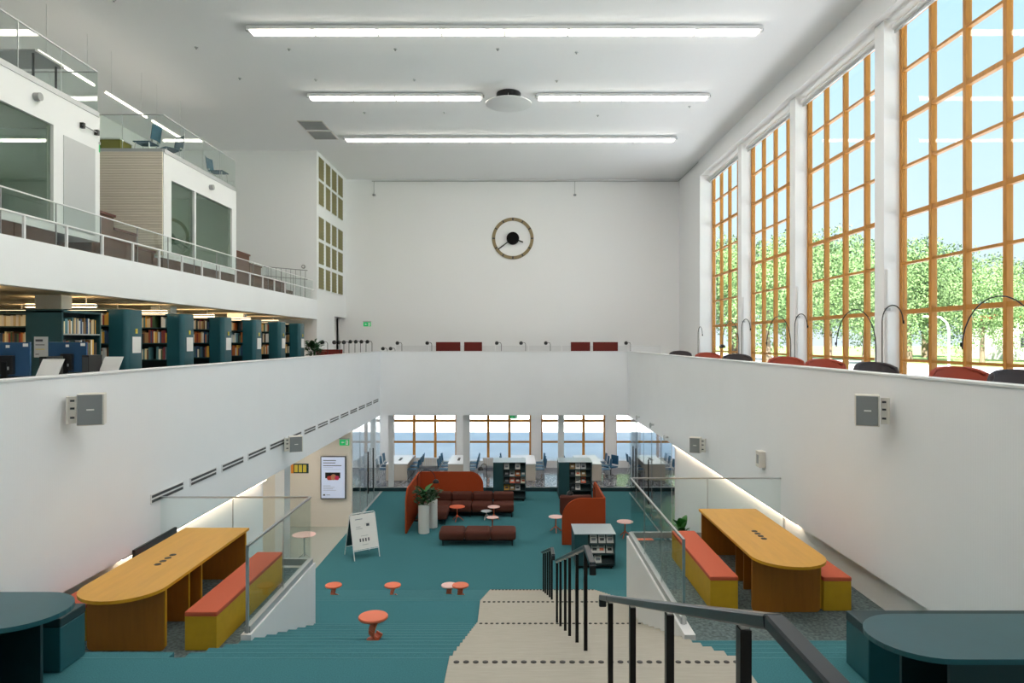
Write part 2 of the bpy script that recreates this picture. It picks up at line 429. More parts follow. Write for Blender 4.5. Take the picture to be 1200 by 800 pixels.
# --- exterior: plaza behind, raised park on the right
struct('ground_plaza', box(-70, 12, 33, 62, -.1, .02), 'plaza', 'pale paved plaza outside the lower back windows', 'ground')
struct('ground_park', box(12, 260, -60, 300, 3, 3.9), 'park_grass', 'sunlit lawn outside the tall right windows', 'ground')
struct('ground_far', box(-200, 12, 62, 300, 3, 3.9), 'plaza', 'bright open ground beyond the plaza', 'ground')
struct('wall_retaining', box(11.8, 12, 28, 62, 0, 3.95), 'plaza', 'pale retaining wall between plaza and park', 'wall')
struct('road', box(24, 200, 46, 58, 3.9, 3.93), 'road', 'pale road crossing the park outside', 'road')
struct('path', box(12, 40, -40, 250, 3.9, 3.925), 'road', 'pale footpath beside the building, widened to bounce sunlight in', 'path')  # kept wide and pale to bounce sunlight up to the hall ceiling

# ================================================================== STAIRS AND PLATFORMS
T, T2, RZ = .4045, .438, .14
SXL, SXR = -.55, 2.0
def f1(k): return 6.04 + T*(k-1), 6.04 + T*k, BZ - RZ*k            # flight between the landings
def f2(k): return 11.79 + T2*(k-1), 11.79 + T2*k, AZ - AZ/12*k       # lower flight
cs = thing('carpeted_steps', 'wide teal carpeted steps beside the pale wooden stairs', 'steps', (-2, 8, 0), kind='structure')
def cstep(x0, x1, y0, y1, z, m='teal_carpet', nm='step'):
    o = box(x0, x1, y0, y1, max(0, z-.6), z).build(nm, m, cs, world=True)
    if y1-y0 > .2: box(x0, x1, y1-.010, y1+.002, z-.010, z+.002).build('nosing', 'teal_lit_edge', o)  # lighter strip paints the light caught on each tread edge
    return o
cstep(XL-.15, SXL, 1.9, 6.04, BZ, nm='landing'); cstep(XL-.15, -3.05, 6.04, 6.15, BZ, nm='landing')
cstep(SXR, XR+.15, 1.9, 6.04, BZ, nm='landing')
for k_ in range(1, 12): cstep(-3.05, SXL, *f1(k_))
for k_ in range(1, 5): cstep(SXR, XR+.15, *f1(k_))
cstep(-3.05, SXL, 10.49, 11.79, AZ, nm='landing'); cstep(XL+.05, -3.05, 10.56, 11.79, AZ, nm='landing')
for k_ in range(1, 12):
    cstep(XL+.05, SXL, *f2(k_)); cstep(SXR, 4.84, *f2(k_))
ws = thing('wooden_stairs', 'pale wooden stairs with rows of black tactile studs', 'stairs', (.7, 8, 0), kind='structure')
def wstep(y0, y1, z, nm='step'):
    o = box(SXL, SXR, y0, y1, max(0, z-.6), z-.022).build(nm, 'oak_stair', ws, world=True)
    box(SXL-.012, SXR+.0, y0-.0, y1+.018, z-.022, z+.012).build('tread', 'oak_stair', ws, world=True, bevel=.005, seg=1)
wstep(4.95, 6.04, BZ, 'landing')
for k_ in range(1, 12): wstep(*f1(k_))
wstep(10.49, 11.79, AZ, 'landing')
for k_ in range(1, 12): wstep(*f2(k_))
for k_ in range(1, 9): wstep(4.95-.34*k_, 4.95-.34*(k_-1), BZ+RZ*k_)
stud = MB().lathe([(.026, 0), (.026, .004), (.02, .007), (.001, .007)], 10).mesh('stud', 'black_stud', smooth=True)
for y, z in ((5.93, BZ), (10.465, AZ+RZ), (11.70, AZ), (16.595, AZ/12)):
    for i in range(30):
        link('stud', stud, ws, (SXL+.06+i*(SXR-SXL-.12)/29-.7, y-8, z+.0125))

# platforms
def platform(side, x0, x1, y0, y1, lb):
    p = thing('floor_platform_%s' % side, lb, 'platform', ((x0+x1)/2, (y0+y1)/2, 0), kind='structure')
    box(x0, x1, y0, y1, .0, PZ-.012).build('block', 'white_wall', p, world=True)
    box(x0, x1, y0, y1, PZ-.012, PZ).build('carpet', 'mottled_carpet', p, world=True)
    return p
platform('left', -5.6, -3.17, 6.15, 10.55, 'raised left platform with mottled grey-blue carpet under the yellow table')
platform('right', 2.13, 4.84, 7.66, 12.0, 'raised right platform with mottled grey-blue carpet under the yellow table')
struct('wall_stringer_left', box(-3.17, -3.05, 7.95, 10.55, 0, 2.78), 'white_paint', 'low white wall beside the carpeted steps below the left glass balustrade', 'wall')
struct('wall_stringer_right', box(2.0, 2.13, 7.95, 12.0, 0, 2.78), 'white_paint', 'low white wall beside the wooden stairs below the right glass balustrade', 'wall')
def balustrade(name, label, segs, z0, z1, shoe=True, cap='steel', capw=.03, joints=None):
    """segs: list of ((x,y),(x,y)) runs; each run split into panes"""
    t = thing(name, label, 'balustrade', (segs[0][0][0], segs[0][0][1], z0))
    for (p, q, n) in segs:
        p = Vector((p[0], p[1], 0)); q = Vector((q[0], q[1], 0)); d = q-p
        for i in range(n):
            a = p+d*(i/n)+d.normalized()*.006; b = p+d*((i+1)/n)-d.normalized()*.006
            zz = (z0+z1)/2
            MB().bar((a.x, a.y, zz+.02), (b.x, b.y, zz+.02), .018, z1-z0-.06).build('pane', 'rail_glass', t, world=True)
        MB().bar((p.x, p.y, z1), (q.x, q.y, z1), capw, .022).build('handrail', cap, t, world=True)
        if shoe: MB().bar((p.x, p.y, z0+.03), (q.x, q.y, z0+.03), .07, .1).build('base_shoe', 'alu', t, world=True)
        for i in range(1, n):
            a = p+d*(i/n); box(a.x-.005, a.x+.005, a.y-.005, a.y+.005, z0, z1).build('joint', 'steel', t, world=True)
    return t
b1 = balustrade('glass_balustrade', 'glass balustrade around the left platform beside the yellow table', [((-3.11, 8.0), (-3.11, 10.5), 2), ((-5.5, 10.5), (-3.11, 10.5), 2)], PZ+.08, 3.8)
MB().bar((-3.11, 8.0, PZ-.1), (-3.11, 8.0, 3.81), .03, .03).build('end_post', 'steel', b1, world=True)
MB().bar((-5.5, 10.5, PZ), (-5.5, 10.5, 3.81), .03, .03).build('end_post', 'steel', b1, world=True)
b2 = balustrade('glass_balustrade', 'glass balustrade around the right platform beside the wooden stairs', [((2.065, 8.25), (2.065, 11.95), 3), ((2.065, 11.95), (4.75, 11.95), 2)], PZ+.08, 3.8)
MB().bar((2.065, 8.25, PZ-.1), (2.065, 8.25, 3.81), .03, .03).build('end_post', 'steel', b2, world=True)
MB().bar((4.75, 11.95, PZ), (4.75, 11.95, 3.81), .03, .03).build('end_post', 'steel', b2, world=True)

# stair handrails on the centre line
def handrail(label, pts, posts, floor):
    t = thing('handrail', label, 'handrail', (.69, posts[0][0], 0))
    path = MB()
    for a, b in zip(pts, pts[1:]): path.bar((.69, a[0], a[1]), (.69, b[0], b[1]), .055, .04)
    path.build('rail', 'rail_metal', t, world=True, bevel=.006, seg=1)
    for (y, zt) in posts:
        box(.69-.017, .69+.017, y-.02, y+.02, floor(y), zt-.03).build('post', 'black_metal', t, world=True)
        box(.69-.012, .69+.012, y-.012, y+.012, zt-.035, zt-.012).build('bracket', 'steel', t, world=True)
    return t
def fl1(y): return BZ if y < 6.04 else (AZ if y > 10.49 else BZ-RZ*(int((y-6.04)/T)+1))
def fl2(y): return AZ if y < 11.79 else max(0, AZ-AZ/12*(int((y-11.79)/T2)+1))
def fl0(y): return BZ if y > 4.95 else BZ+RZ*min(9, int((4.95-y)/.34)+1)
def r0(y): return 4.37+.356*(4.83-y)+.01
handrail('black handrail nearest the viewer, rising to the stair head', [(.9, 5.46), (1.8, 5.46), (4.83, r0(4.83)), (5.25, r0(5.25)), (5.25, r0(5.25)-.07)], [(y, r0(y)) for y in (2.04, 3.01, 3.94, 4.83)], fl0)
def r1(y): return 4.27-.352*(y-6.4)
handrail('black handrail on the middle flight of the wooden stairs', [(5.9, 4.18), (5.9, 4.27), (6.4, 4.27), (10.75, r1(10.75))], [(y, r1(y)) for y in (6.48, 7.35, 8.3, 9.0, 9.89, 10.67)], fl1)
def r2(y): return 2.56-.327*(y-12.0)
handrail('black handrail on the lowest flight, farthest from the viewer', [(11.6, 2.48), (11.6, 2.56), (12.0, 2.56), (15.9, r2(15.9))], [(y, r2(y)) for y in (12.1, 12.8, 13.6, 14.5, 15.4)], fl2)

# ================================================================== PLATFORM FURNITURE
def long_table(label, loc, W, L, top, edge, panel, H=.74, rz=0, flip=False):
    t = thing('table', label, 'table', loc, rz)
    pts = [(-W/2, L), (-W/2, W/2)] + [(-W/2*math.cos(PI*i/16), W/2-W/2*math.sin(PI*i/16)) for i in range(1, 16)] + [(W/2, W/2), (W/2, L)]
    MB().prism(pts, H-.006, H).build('tabletop', top, t)
    MB().prism(pts, H-.036, H-.006).build('top_edge', edge, t)
    w = W*.47
    MB().prism(rrect(-w, w, .004, H-.036, .06, 5, (1, 1, 0, 0)), .47, .50, 'y').build('leg_panel', panel, t)
    box(w-.006, w+.006, .468, .502, .05, H-.036).build('edge_band', edge, t)
    MB().prism(rrect(-w, w, .004, H-.036, .02, 3, (1, 1, 0, 0)), L-.08, L-.05, 'y').build('leg_panel', panel, t)
    box(w-.006, w+.006, L-.082, L-.048, .02, H-.036).build('edge_band', edge, t)
    for y in (1.28, 1.62):
        box(-w*.62, w*.72, y, y+.03, .004, H-.036).build('centre_panel', panel, t)
        box(w*.72, w*.74, y-.002, y+.032, .004, H-.036).build('edge_band', edge, t)
    g = MB().lathe([(.042, 0), (.042, .004), (.03, .004), (.028, .002), (.001, .002)], 14).mesh('grommet', 'black', smooth=True)
    for i in range(4): link('grommet', g, t, (-.02, 1.2+i*.125, H))
    return t
def bench(label, loc, w, L, h, body, cush, rz=0):
    t = thing('bench', label, 'bench', loc, rz)
    box(-w/2, w/2, 0, L, .004, h-.055).build('base', body, t, bevel=.004, seg=1)
    box(-w/2-.004, w/2+.004, -.004, L+.004, h-.055, h).build('cushion', cush, t, bevel=.014)
    return t
long_table('long yellow table with rounded end on the left platform', (-4.37, 7.24, PZ), .94, 2.86, 'yellow_top', 'yellow_edge', 'amber_panel')
bench('yellow bench with coral cushion between the left table and the glass balustrade', (-3.53, 7.72, PZ), .36, 2.2, .44, 'yellow_side', 'coral_cushion')
bench('yellow bench with coral cushion squeezed between the left table and the white wall', (-5.16, 7.9, PZ), .36, 2.2, .44, 'yellow_side', 'coral_cushion')
long_table('long yellow table with rounded end on the right platform', (3.53, 8.34, PZ), .94, 2.9, 'yellow_top', 'yellow_edge', 'amber_panel')
bench('yellow bench with coral cushion between the right table and the stairs balustrade', (2.75, 8.88, PZ), .36, 2.15, .44, 'yellow_side', 'coral_cushion')
bench('yellow bench with coral cushion between the right table and the white wall', (4.21, 8.85, PZ), .36, 2.15, .44, 'yellow_side', 'coral_cushion')
def green_table(label, loc, rz):
    W, L, H = .74, 1.94, .74
    t = thing('table', label, 'table', loc, rz)
    pts = [(-W/2, L), (-W/2, W/2)] + [(-W/2*math.cos(PI*i/16), W/2-W/2*math.sin(PI*i/16)) for i in range(1, 16)] + [(W/2, W/2), (W/2, L)]
    MB().prism(pts, H-.008, H).build('tabletop', 'green_top', t)
    MB().prism(pts, H-.036, H-.008).build('top_edge', 'green_side', t)
    for s in (-1, 1):
        box(s*.28-.015, s*.28+.015, .38, .95, .004, H-.036).build('leg_panel', 'green_dark', t)
    box(-.265, .265, .93, .95, .004, H-.036).build('leg_panel', 'green_dark', t)
    return t
green_table('dark green table with rounded end at the lower left edge', (-3.43, 5.24, BZ), PI/2)
green_table('dark green table with rounded end at the lower right corner', (2.5, 4.79, BZ), -PI/2)
def gbench(label, x0, x1, y0, y1):
    t = thing('bench', label, 'bench', ((x0+x1)/2, (y0+y1)/2, BZ))
    box(x0, x1, y0, y1, BZ+.004, BZ+.38).build('base', 'green_side', t, world=True, bevel=.006, seg=1)
    box(x0-.004, x1+.004, y0-.004, y1+.004, BZ+.38, BZ+.46).build('cushion', 'green_dark', t, world=True, bevel=.014)
gbench('dark green bench beside the left green table', -5.3, -3.82, 5.76, 6.1)
gbench('dark green bench behind the right green table', 2.9, 4.6, 5.56, 5.94)
# tv at the left table
tv = thing('television', 'black wall screen behind the left yellow table', 'screen', (XL, 9.7, 2.9))
box(.01, .05, 0, 1.22, -.36, .33).build('body', 'black', tv, bevel=.006)
box(.05, .053, .015, 1.205, -.345, .315).build('display', 'dark_grey', tv)
box(-.0, .012, .4, .8, .02, .3).build('bracket', 'steel', tv)

# stools on the carpeted steps
def stool(label, loc, top, rz):
    t = thing('stool', label, 'stool', loc, rz, 'small mushroom stools on the teal steps')
    MB().lathe([(.14, .235), (.165, .243), (.1725, .255), (.1725, .268), (.166, .277), (.001, .279)], 28).build('seat', top, t, smooth=True)
    # bent sheet stem: a ribbon sweeping from under the seat, curling at the floor
    pts = [(.03, .237), (.02, .2), (-.005, .15), (-.02, .1), (-.02, .055), (.005, .025), (.04, .016), (.075, .03), (.085, .06)]
    m = MB(); th = .022
    for (a, b) in zip(pts, pts[1:]):
        d = Vector((b[0]-a[0], b[1]-a[1])).normalized(); n = Vector((-d.y, d.x))*th/2
        q = [(a[0]+n.x, a[1]+n.y), (a[0]-n.x, a[1]-n.y), (b[0]-n.x, b[1]-n.y), (b[0]+n.x, b[1]+n.y)]
        m.prism(q, -.055, .055, 'y')
    m.build('stem', 'coral_stem', t)
    MB().lathe([(.075, .0), (.075, .006), (.001, .008)], 20).build('foot', 'coral_stem', t, smooth=True)
    return t
def on_f2(y): return fl2(y)
stool('coral mushroom stool on the middle flight, nearest the viewer', (-1.64, 8.02, fl1(8.02)), 'coral', .7)
stool('coral mushroom stool beside the left white stringer wall', (-3.73, 14.2, fl2(14.2)), 'coral', .9)
stool('coral mushroom stool standing alone in the middle of the lower steps', (-2.5, 14.2, fl2(14.2)), 'coral', .6)
stool('coral mushroom stool overlapping the pale pink one', (-1.09, 14.2, fl2(14.2)), 'coral', 1.3)
stool('mushroom stool with pale pink seat behind a coral one', (-1.36, 14.6, fl2(14.6)), 'pale_pink', 1.2)

# ================================================================== LOWER HALL FURNITURE
def cushion(x0, x1, y0, y1, z0, z1, nm, t, m='brown_fabric', b=.07, world=True):
    return box(x0, x1, y0, y1, z0, z1).build(nm, m, t, bevel=b, seg=4, smooth=True, world=world)
t = thing('sofa_bench', 'brown three-cushion bench in front of the sofa', 'bench', (-1.07, 21.0, 0))
for i in range(3): cushion(-2.24+i*.78, -2.24+(i+1)*.78-.005, 20.6, 21.35, .17, .45, 'cushion', t, b=.1)
box(-2.15, .0, 20.75, 21.2, .13, .18).build('frame', 'black_metal', t, world=True)
for x in (-2.12, -.02):
    for y in (20.7, 21.22): MB().tube([(x, y, 0), (x, y, .17)], .014, 8).build('leg', 'black_metal', t, world=True)
t = thing('sofa', 'long brown modular sofa with corner chaise against the rust screen', 'sofa', (-1.5, 24.4, 0))
for i in range(4):
    x = -2.96+i*.75
    cushion(x, x+.745, 24.0, 24.8, .17, .45, 'seat_cushion', t, b=.09)
    cushion(x, x+.745, 24.62, 24.92, .42, .74, 'back_cushion', t, b=.09)
cushion(-2.96, -2.22, 23.0, 23.99, .17, .45, 'chaise_cushion', t, b=.09)
cushion(-3.14, -2.92, 23.0, 24.9, .3, .70, 'back_cushion', t, b=.08)
box(-2.9, -.02, 24.1, 24.7, .12, .18).build('frame', 'black_metal', t, world=True)
for x, y in ((-.04, 24.05), (-.04, 24.75), (-2.85, 23.06), (-2.3, 23.06), (-1.5, 24.05), (-2.9, 24.75)): MB().tube([(x, y, 0), (x, y, .17)], .014, 8).build('leg', 'black_metal', t, world=True)
t = thing('sofa', 'brown sofa inside the right rust screen', 'sofa', (2.3, 22.6, 0))
for i in range(3): cushion(1.95, 2.7, 20.95+i*.78, 20.95+(i+1)*.78-.005, .17, .45, 'seat_cushion', t, b=.09)
cushion(1.6, 2.7, 23.1, 23.4, .3, .95, 'back_cushion', t, b=.09)
cushion(2.5, 2.76, 20.95, 23.3, .4, .74, 'back_cushion', t, b=.08)
for x, y in ((2.0, 21.0), (2.0, 23.2), (2.65, 21.0), (2.65, 23.2)): MB().tube([(x, y, 0), (x, y, .17)], .014, 8).build('leg', 'black_metal', t, world=True)
# felt screens
t = thing('acoustic_screen', 'rust felt corner screen around the brown sofa', 'screen', (-2.3, 25.1, 0))
MB().prism(rrect(-3.4, -1.08, .02, 1.42, .5, 8, (0, 0, 1, 0)), 25.0, 25.06, 'y').build('back_panel', 'rust_felt', t, world=True, bevel=.008, seg=1)
MB().prism(rrect(21.9, 25.0, .02, 1.42, .5, 8, (0, 0, 0, 1)), -3.46, -3.4, 'x').build('side_panel', 'rust_felt', t, world=True, bevel=.008, seg=1)
t = thing('acoustic_screen', 'rust felt corner screen beside the low bookcase', 'screen', (2.1, 20.7, 0))
MB().prism(rrect(1.49, 2.8, .02, 1.44, .62, 8, (0, 0, 0, 1)), 20.7, 20.76, 'y').build('front_panel', 'rust_felt', t, world=True, bevel=.008, seg=1)
MB().prism(rrect(20.76, 23.55, .02, 1.44, .5, 8, (0, 0, 1, 0)), 2.76, 2.82, 'x').build('side_panel', 'rust_felt', t, world=True, bevel=.008, seg=1)
# side tables
def side_table(label, x, y, r, h, top, leg='coral_stem'):
    t = thing('side_table', label, 'table', (x, y, 0), random.random(), 'small round side tables')
    MB().lathe([(r*.9, h-.022), (r, h-.014), (r, h-.003), (r-.006, h), (.001, h)], 28).build('tabletop', top, t, smooth=True)
    MB().tube([(0, 0, .12), (0, 0, h-.02)], .02, 10).build('stem', leg, t, smooth=True)
    for i in range(3):
        a = 2*PI*i/3
        MB().tube([(0, 0, .2), (.62*r*math.cos(a), .62*r*math.sin(a), .06), (.8*r*math.cos(a), .8*r*math.sin(a), .012)], .013, 8).build('leg', leg, t, smooth=True)
    return t
side_table('red round side table in front of the sofa', -1.92, 23.55, .27, .50, 'coral')
side_table('pink round side table near the sofa end', -.66, 23.7, .215, .46, 'pale_pink')
side_table('pale round side table just behind the brown bench', -.66, 22.2, .2, .48, 'pale_pink')
t_ = side_table('low pale blue round side table at the sofa front', -.92, 23.75, .19, .30, 'desk_white', 'steel')
side_table('pale pink round side table left of the right rust screen', 1.4, 22.2, .24, .5, 'pale_pink')
side_table('pink round side table behind the right glass balustrade, nearer', 3.75, 19.6, .3, .5, 'coral')
side_table('pale pink round side table behind the right glass balustrade, farther', 3.55, 21.6, .26, .5, 'pale_pink')
side_table('pink round side table in the lobby behind the left glass balustrade', -5.9, 19.3, .32, .74, 'pale_pink', 'steel')
# planters with plants
leafm = {}
def leaf_mesh(nm, m, L, w):
    v = []; n = 6
    for i in range(n+1):
        s = i/n; ww = w*math.sin(PI*min(1, s*.92+.04))**.8; x = L*s; z = .18*L*math.sin(s*PI*.7)-.1*L*s*s
        v += [(x, -ww, z+.02*L), (x, 0, z), (x, ww, z+.02*L)]
    f = []
    for i in range(n):
        f += [(3*i, 3*i+3, 3*i+4, 3*i+1), (3*i+1, 3*i+4, 3*i+5, 3*i+2)]
    me = bpy.data.meshes.new(nm); me.from_pydata(v, [], f); me.update(); me.materials.append(M[m]); return me
leafm['big'] = leaf_mesh('leaf', 'leaf', .42, .10); leafm['small'] = leaf_mesh('leaf', 'leaf_dark', .2, .045)
def plant(label, loc, pr, ph, nb, nsm, spread, height):
    pt = thing('planter', 'white cylinder planter %s' % label[1], 'planter', loc)
    MB().lathe([(pr*.96, 0), (pr, .02), (pr, ph-.01), (pr-.01, ph), (pr-.03, ph), (pr-.03, ph-.06), (.001, ph-.06)], 28).build('pot', 'planter_white', pt, smooth=True)
    MB().lathe([(.001, ph-.065), (pr-.03, ph-.055), (.001, ph-.045)], 16).build('soil', 'soil', pt)
    p = thing('potted_plant', label[0], 'plant', (loc[0], loc[1], loc[2]+ph-.045))
    rnd = random.Random(int(abs(loc[0])*100+loc[1]*7))
    for i in range(5):
        a = rnd.random()*6.28; r = rnd.random()*pr*.5
        MB().tube([(r*math.cos(a), r*math.sin(a), 0), (1.6*r*math.cos(a), 1.6*r*math.sin(a), height*.5), (2*r*math.cos(a), 2*r*math.sin(a), height*.8)], .009, 6, .004).build('stem', 'leaf_dark', p, smooth=True)
    for i in range(nsm):
        a = rnd.random()*6.28; z = rnd.random()**.8*height*.75; r = spread*.35*rnd.random()
        link('leaf', leafm['small'], p, (r*math.cos(a), r*math.sin(a), z), (rnd.uniform(-.4, .4), rnd.uniform(-.9, .3), a))
    for i in range(nb):
        a = rnd.random()*6.28; z = height*rnd.uniform(.55, .85)
        link('leaf', leafm['big'], p, (.02*math.cos(a), .02*math.sin(a), z), (rnd.uniform(-.3, .3), rnd.uniform(-1.0, -.3), a))
plant(('leafy green plant in the front white planter by the sofa', 'in front, at the sofa corner'), (-2.88, 22.1, 0), .18, .93, 2, 110, .8, .62)
plant(('leafy green plant in the rear white planter by the sofa', 'half hidden behind the front planter'), (-2.68, 22.75, 0), .17, .93, 0, 60, .6, .45)
plant(('broad-leaved plant behind the right yellow table', 'behind the right platform'), (4.45, 17.9, 0), .2, .9, 12, 10, .4, .5)
# arc lamps of the lounge
def arc_lamp(label, base, h, reach, ang, head='black', drop=.35, r=.011, group=None, headr=.11):
    t = thing('arc_lamp', label, 'lamp', base, ang, group)
    MB().lathe([(.13, 0), (.13, .02), (.12, .025), (.001, .025)], 20).build('base', 'black_metal', t, smooth=True)
    rr = reach/2
    pts = [(0, 0, .02), (0, 0, h-rr)] + [(rr-rr*math.cos(PI*i/14), 0, h-rr+rr*math.sin(PI*i/14)) for i in range(1, 15)]
    pts.append((reach+.02, 0, h-rr-drop))
    MB().tube(pts, r, 8).build('pole', 'black_metal', t, smooth=True)
    z = h-rr-drop
    if head:
        MB().lathe([(headr, -.09), (headr*.98, -.05), (headr*.8, -.005), (headr*.45, .03), (.02, .04), (.001, .04)], 20, (reach+.02, 0, z)).build('shade', head, t, smooth=True)
    else:
        MB().lathe([(.02, -.06), (.02, 0), (.001, .005)], 10, (reach+.02, 0, z)).build('socket', 'black_metal', t, smooth=True)
    MB().tube([(0, 0, h*.42), (0, 0, h*.42+.05)], .022, 8).build('joint', 'black_metal', t)
    return t
arc_lamp('black arc lamp at the rust screen behind the planters', (-3.3, 23.6, 0), 1.75, .62, 0, drop=.05)
arc_lamp('black arc lamp behind the sofa beside the left tall bookcase', (-.98, 25.5, 0), 1.62, .2, PI, drop=.05)
arc_lamp('black arc lamp inside the right rust screen', (2.68, 22.3, 0), 1.68, .8, PI*.93, drop=.05)

# ------------------------------------------------------------------ display bookcases
def bookcase(label, x0, x1, y0, y1, h, rows, solid):
    t = thing('display_bookcase', label, 'bookcase', ((x0+x1)/2, (y0+y1)/2, 0))
    k_ = dict(world=True)
    box(x0, x0+solid, y0, y1, .09, h-.025).build('end_block', 'teal_shelf', t, bevel=.006, seg=1, **k_)
    box(x1-.025, x1, y0, y1, .09, h-.025).build('side_panel', 'teal_shelf', t, **k_)
    box(x0+solid, x1-.025, y0+.34, y1, .09, h-.025).build('back_panel', 'teal_inner', t, **k_)
    box(x0-.012, x1+.012, y0-.012, y1+.012, h-.025, h).build('top', 'shelf_top', t, bevel=.005, seg=1, **k_)
    box(x0+.04, x1-.04, y0+.05, y1-.05, .045, .09).build('plinth', 'black', t, **k_)
    for x in (x0+.1, x1-.1):
        for y in (y0+.1, y1-.1): MB().lathe([(.03, 0), (.03, .04), (.001, .045)], 10, (x, y, 0)).build('castor', 'black', t, smooth=True, **k_)
    rh = (h-.16)/rows
    for r in range(rows):
        z = .11+r*rh
        box(x0+solid, x1-.025, y0+.01, y0+.34, z, z+.022).build('shelf', 'teal_inner', t, **k_)
        MB().add([(x0+solid, y0+.10, z+.022), (x1-.025, y0+.10, z+.022), (x1-.025, y0+.3, z+rh-.03), (x0+solid, y0+.3, z+rh-.03)], [(0, 1, 2, 3)]).build('tilted_rest', 'teal_inner', t, **k_)
    return rh
def magazine(label, x, y, z, w, h, m, deco=None, group=None):
    t = thing('magazine', label, 'book', (x, y, z), 0, group)
    a = .42; o = box(-w/2, w/2, -.012, 0, 0, h).build('cover', m, t); o.rotation_euler = (-a, 0, 0)
    if deco:
        d = box(-w*.3, w*.3, -.015, -.012, h*.3, h*.62).build('print', deco, t); d.rotation_euler = (-a, 0, 0)
        d = box(-w*.36, w*.36, -.015, -.012, h*.78, h*.88).build('title', 'print_dark', t); d.rotation_euler = (-a, 0, 0)
def fill(case, x0, solid, y0, rh, layout, w=.2, hh=.25):
    for r, items in layout.items():
        for (px_, m, deco, nm) in items:
            magazine('%s, %s' % (nm, case), x0+solid+px_, y0+.115, .138+r*rh, w, min(hh, rh-.05), m, deco, 'magazines on the display bookcases')
rh = bookcase('low teal display bookcase with white magazines in front of the right screen', 1.68, 2.79, 18.55, 19.55, .97, 3, .36)
fill('in the low bookcase', 1.68, .36, 18.55, rh, {
    2: [(.17, 'paper', 'print_line', 'white magazine with grey print, first on the top shelf'), (.40, 'paper', 'print_dark', 'white magazine with dark print, second on the top shelf'), (.62, 'paper', 'print_line', 'white magazine with pale print, third on the top shelf')],
    1: [(.20, 'paper', 'print_dark', 'white magazine with black spot, first on the middle shelf'), (.39, 'paper', 'coral', 'white magazine with red print, second on the middle shelf'), (.61, 'paper', 'black', 'white magazine with black ring, third on the middle shelf')],
    0: [(.29, 'paper', 'print_line', 'white magazine alone on the bottom shelf')]}, .19, .235)
rh = bookcase('tall teal display bookcase left of the middle, facing the lounge', -.76, .5, 26.4, 27.4, 1.52, 5, .39)
L1 = [('paper', 'print_line', 'white magazine'), ('book_6', 'print_dark', 'grey magazine'), ('book_9', 'print_line', 'black magazine'), ('book_8', 'paper', 'orange magazine'), ('book_14', 'paper', 'blue-green magazine'), ('book_2', 'paper', 'red magazine'), ('book_4', 'print_dark', 'yellow magazine'), ('book_11', 'paper', 'brown magazine'), ('book_0', 'coral', 'cream magazine'), ('coral', 'paper', 'coral magazine')]
def lay(spec):
    o = {}
    rn = ('bottom shelf', 'second shelf', 'third shelf', 'fourth shelf', 'top shelf')
    pn = ('first', 'second', 'third', 'fourth')
    for r, s in spec.items():
        o[r] = [(.13+.215*i, L1[c][0], L1[c][1], '%s, %s on the %s' % (L1[c][2], pn[i], rn[r])) for i, c in enumerate(s) if c is not None]
    return o
fill('in the left tall bookcase', -.76, .39, 26.4, rh, lay({4: [0, None, 0], 3: [2, 1, 3, 4], 2: [2, 9, 5, 8], 1: [6, 7, 1]}), .19, .25)
rh = bookcase('tall teal display bookcase right of the middle, behind the rust screen', 1.78, 3.07, 26.45, 27.45, 1.52, 5, .41)
fill('in the right tall bookcase', 1.78, .41, 26.45, rh, lay({4: [7, 0, 1], 3: [2, 8, 7], 2: [None, 0, 9], 1: [2, 0]}), .19, .25)

# ------------------------------------------------------------------ A-board, screen, posters
ab = thing('sandwich_board', 'white folding sandwich board standing on the teal floor', 'sign', (-4.36, 19.75, 0), .62)
for s in (-1, 1):
    sl = .37*s
    def q(x, f): return (x, sl*(1-f), 1.24*f)
    fr = MB()
    for x in (-.38, .38): fr.tube([q(x, 0), q(x, .97)], .014, 8)
    fr.tube([q(-.38, .97), q(-.35, 1.0), q(.35, 1.0), q(.38, .97)], .014, 8)
    fr.tube([q(-.38, .2), q(.38, .2)], .012, 8)
    fr.build('frame', 'white_paint', ab, smooth=True)
    off = .012*(s)
    pn = MB().add([(-.365, sl*.78+off*.2, .27), (.365, sl*.78+off*.2, .27), (.365, sl*.03+off*.2, 1.2), (-.365, sl*.03+off*.2, 1.2),
                   (-.365, sl*.78-off, .27), (.365, sl*.78-off, .27), (.365, sl*.03-off, 1.2), (-.365, sl*.03-off, 1.2)],
                  [(0,1,2,3),(7,6,5,4),(0,4,5,1),(1,5,6,2),(2,6,7,3),(3,7,4,0)]).build('poster' if s < 0 else 'back_panel', 'paper' if s < 0 else 'dark_riser', ab)
    if s < 0:
        def d(x0, x1, f0, f1_, m, nm='print'):
            z0, z1 = 1.24*f0, 1.24*f1_; y0, y1 = sl*(1-f0)-.012, sl*(1-f1_)-.012
            MB().add([(x0, y0, z0), (x1, y0, z0), (x1, y1, z1), (x0, y1, z1), (x0, y0+.004, z0), (x1, y0+.004, z0), (x1, y1+.004, z1), (x0, y1+.004, z1)],
                     [(0,1,2,3),(7,6,5,4),(0,4,5,1),(1,5,6,2),(2,6,7,3),(3,7,4,0)]).build(nm, m, ab)
        d(-.24, -.02, .86, .875, 'print_line'); d(.08, .17, .70, .755, 'print_dark')
        d(-.24, -.1, .70, .708, 'print_line'); d(-.24, -.05, .66, .668, 'print_line')
        for i in range(4): d(-.17+i*.085, -.13+i*.085, .38, .45, 'print_dark')
        d(-.12, .1, .5, .506, 'print_line'); d(-.1, .08, .31, .316, 'print_line')
sc = thing('information_screen', 'tall portrait information screen on the beige lobby wall', 'screen', (-5.98, 22.77, 1.66))
box(-.2, .2, -.005, .028, -.2, .2).build('wall_mount', 'black', sc)
box(-.42, .42, -.06, 0, -.71, .71).build('bezel', 'dark_grey', sc, bevel=.006)
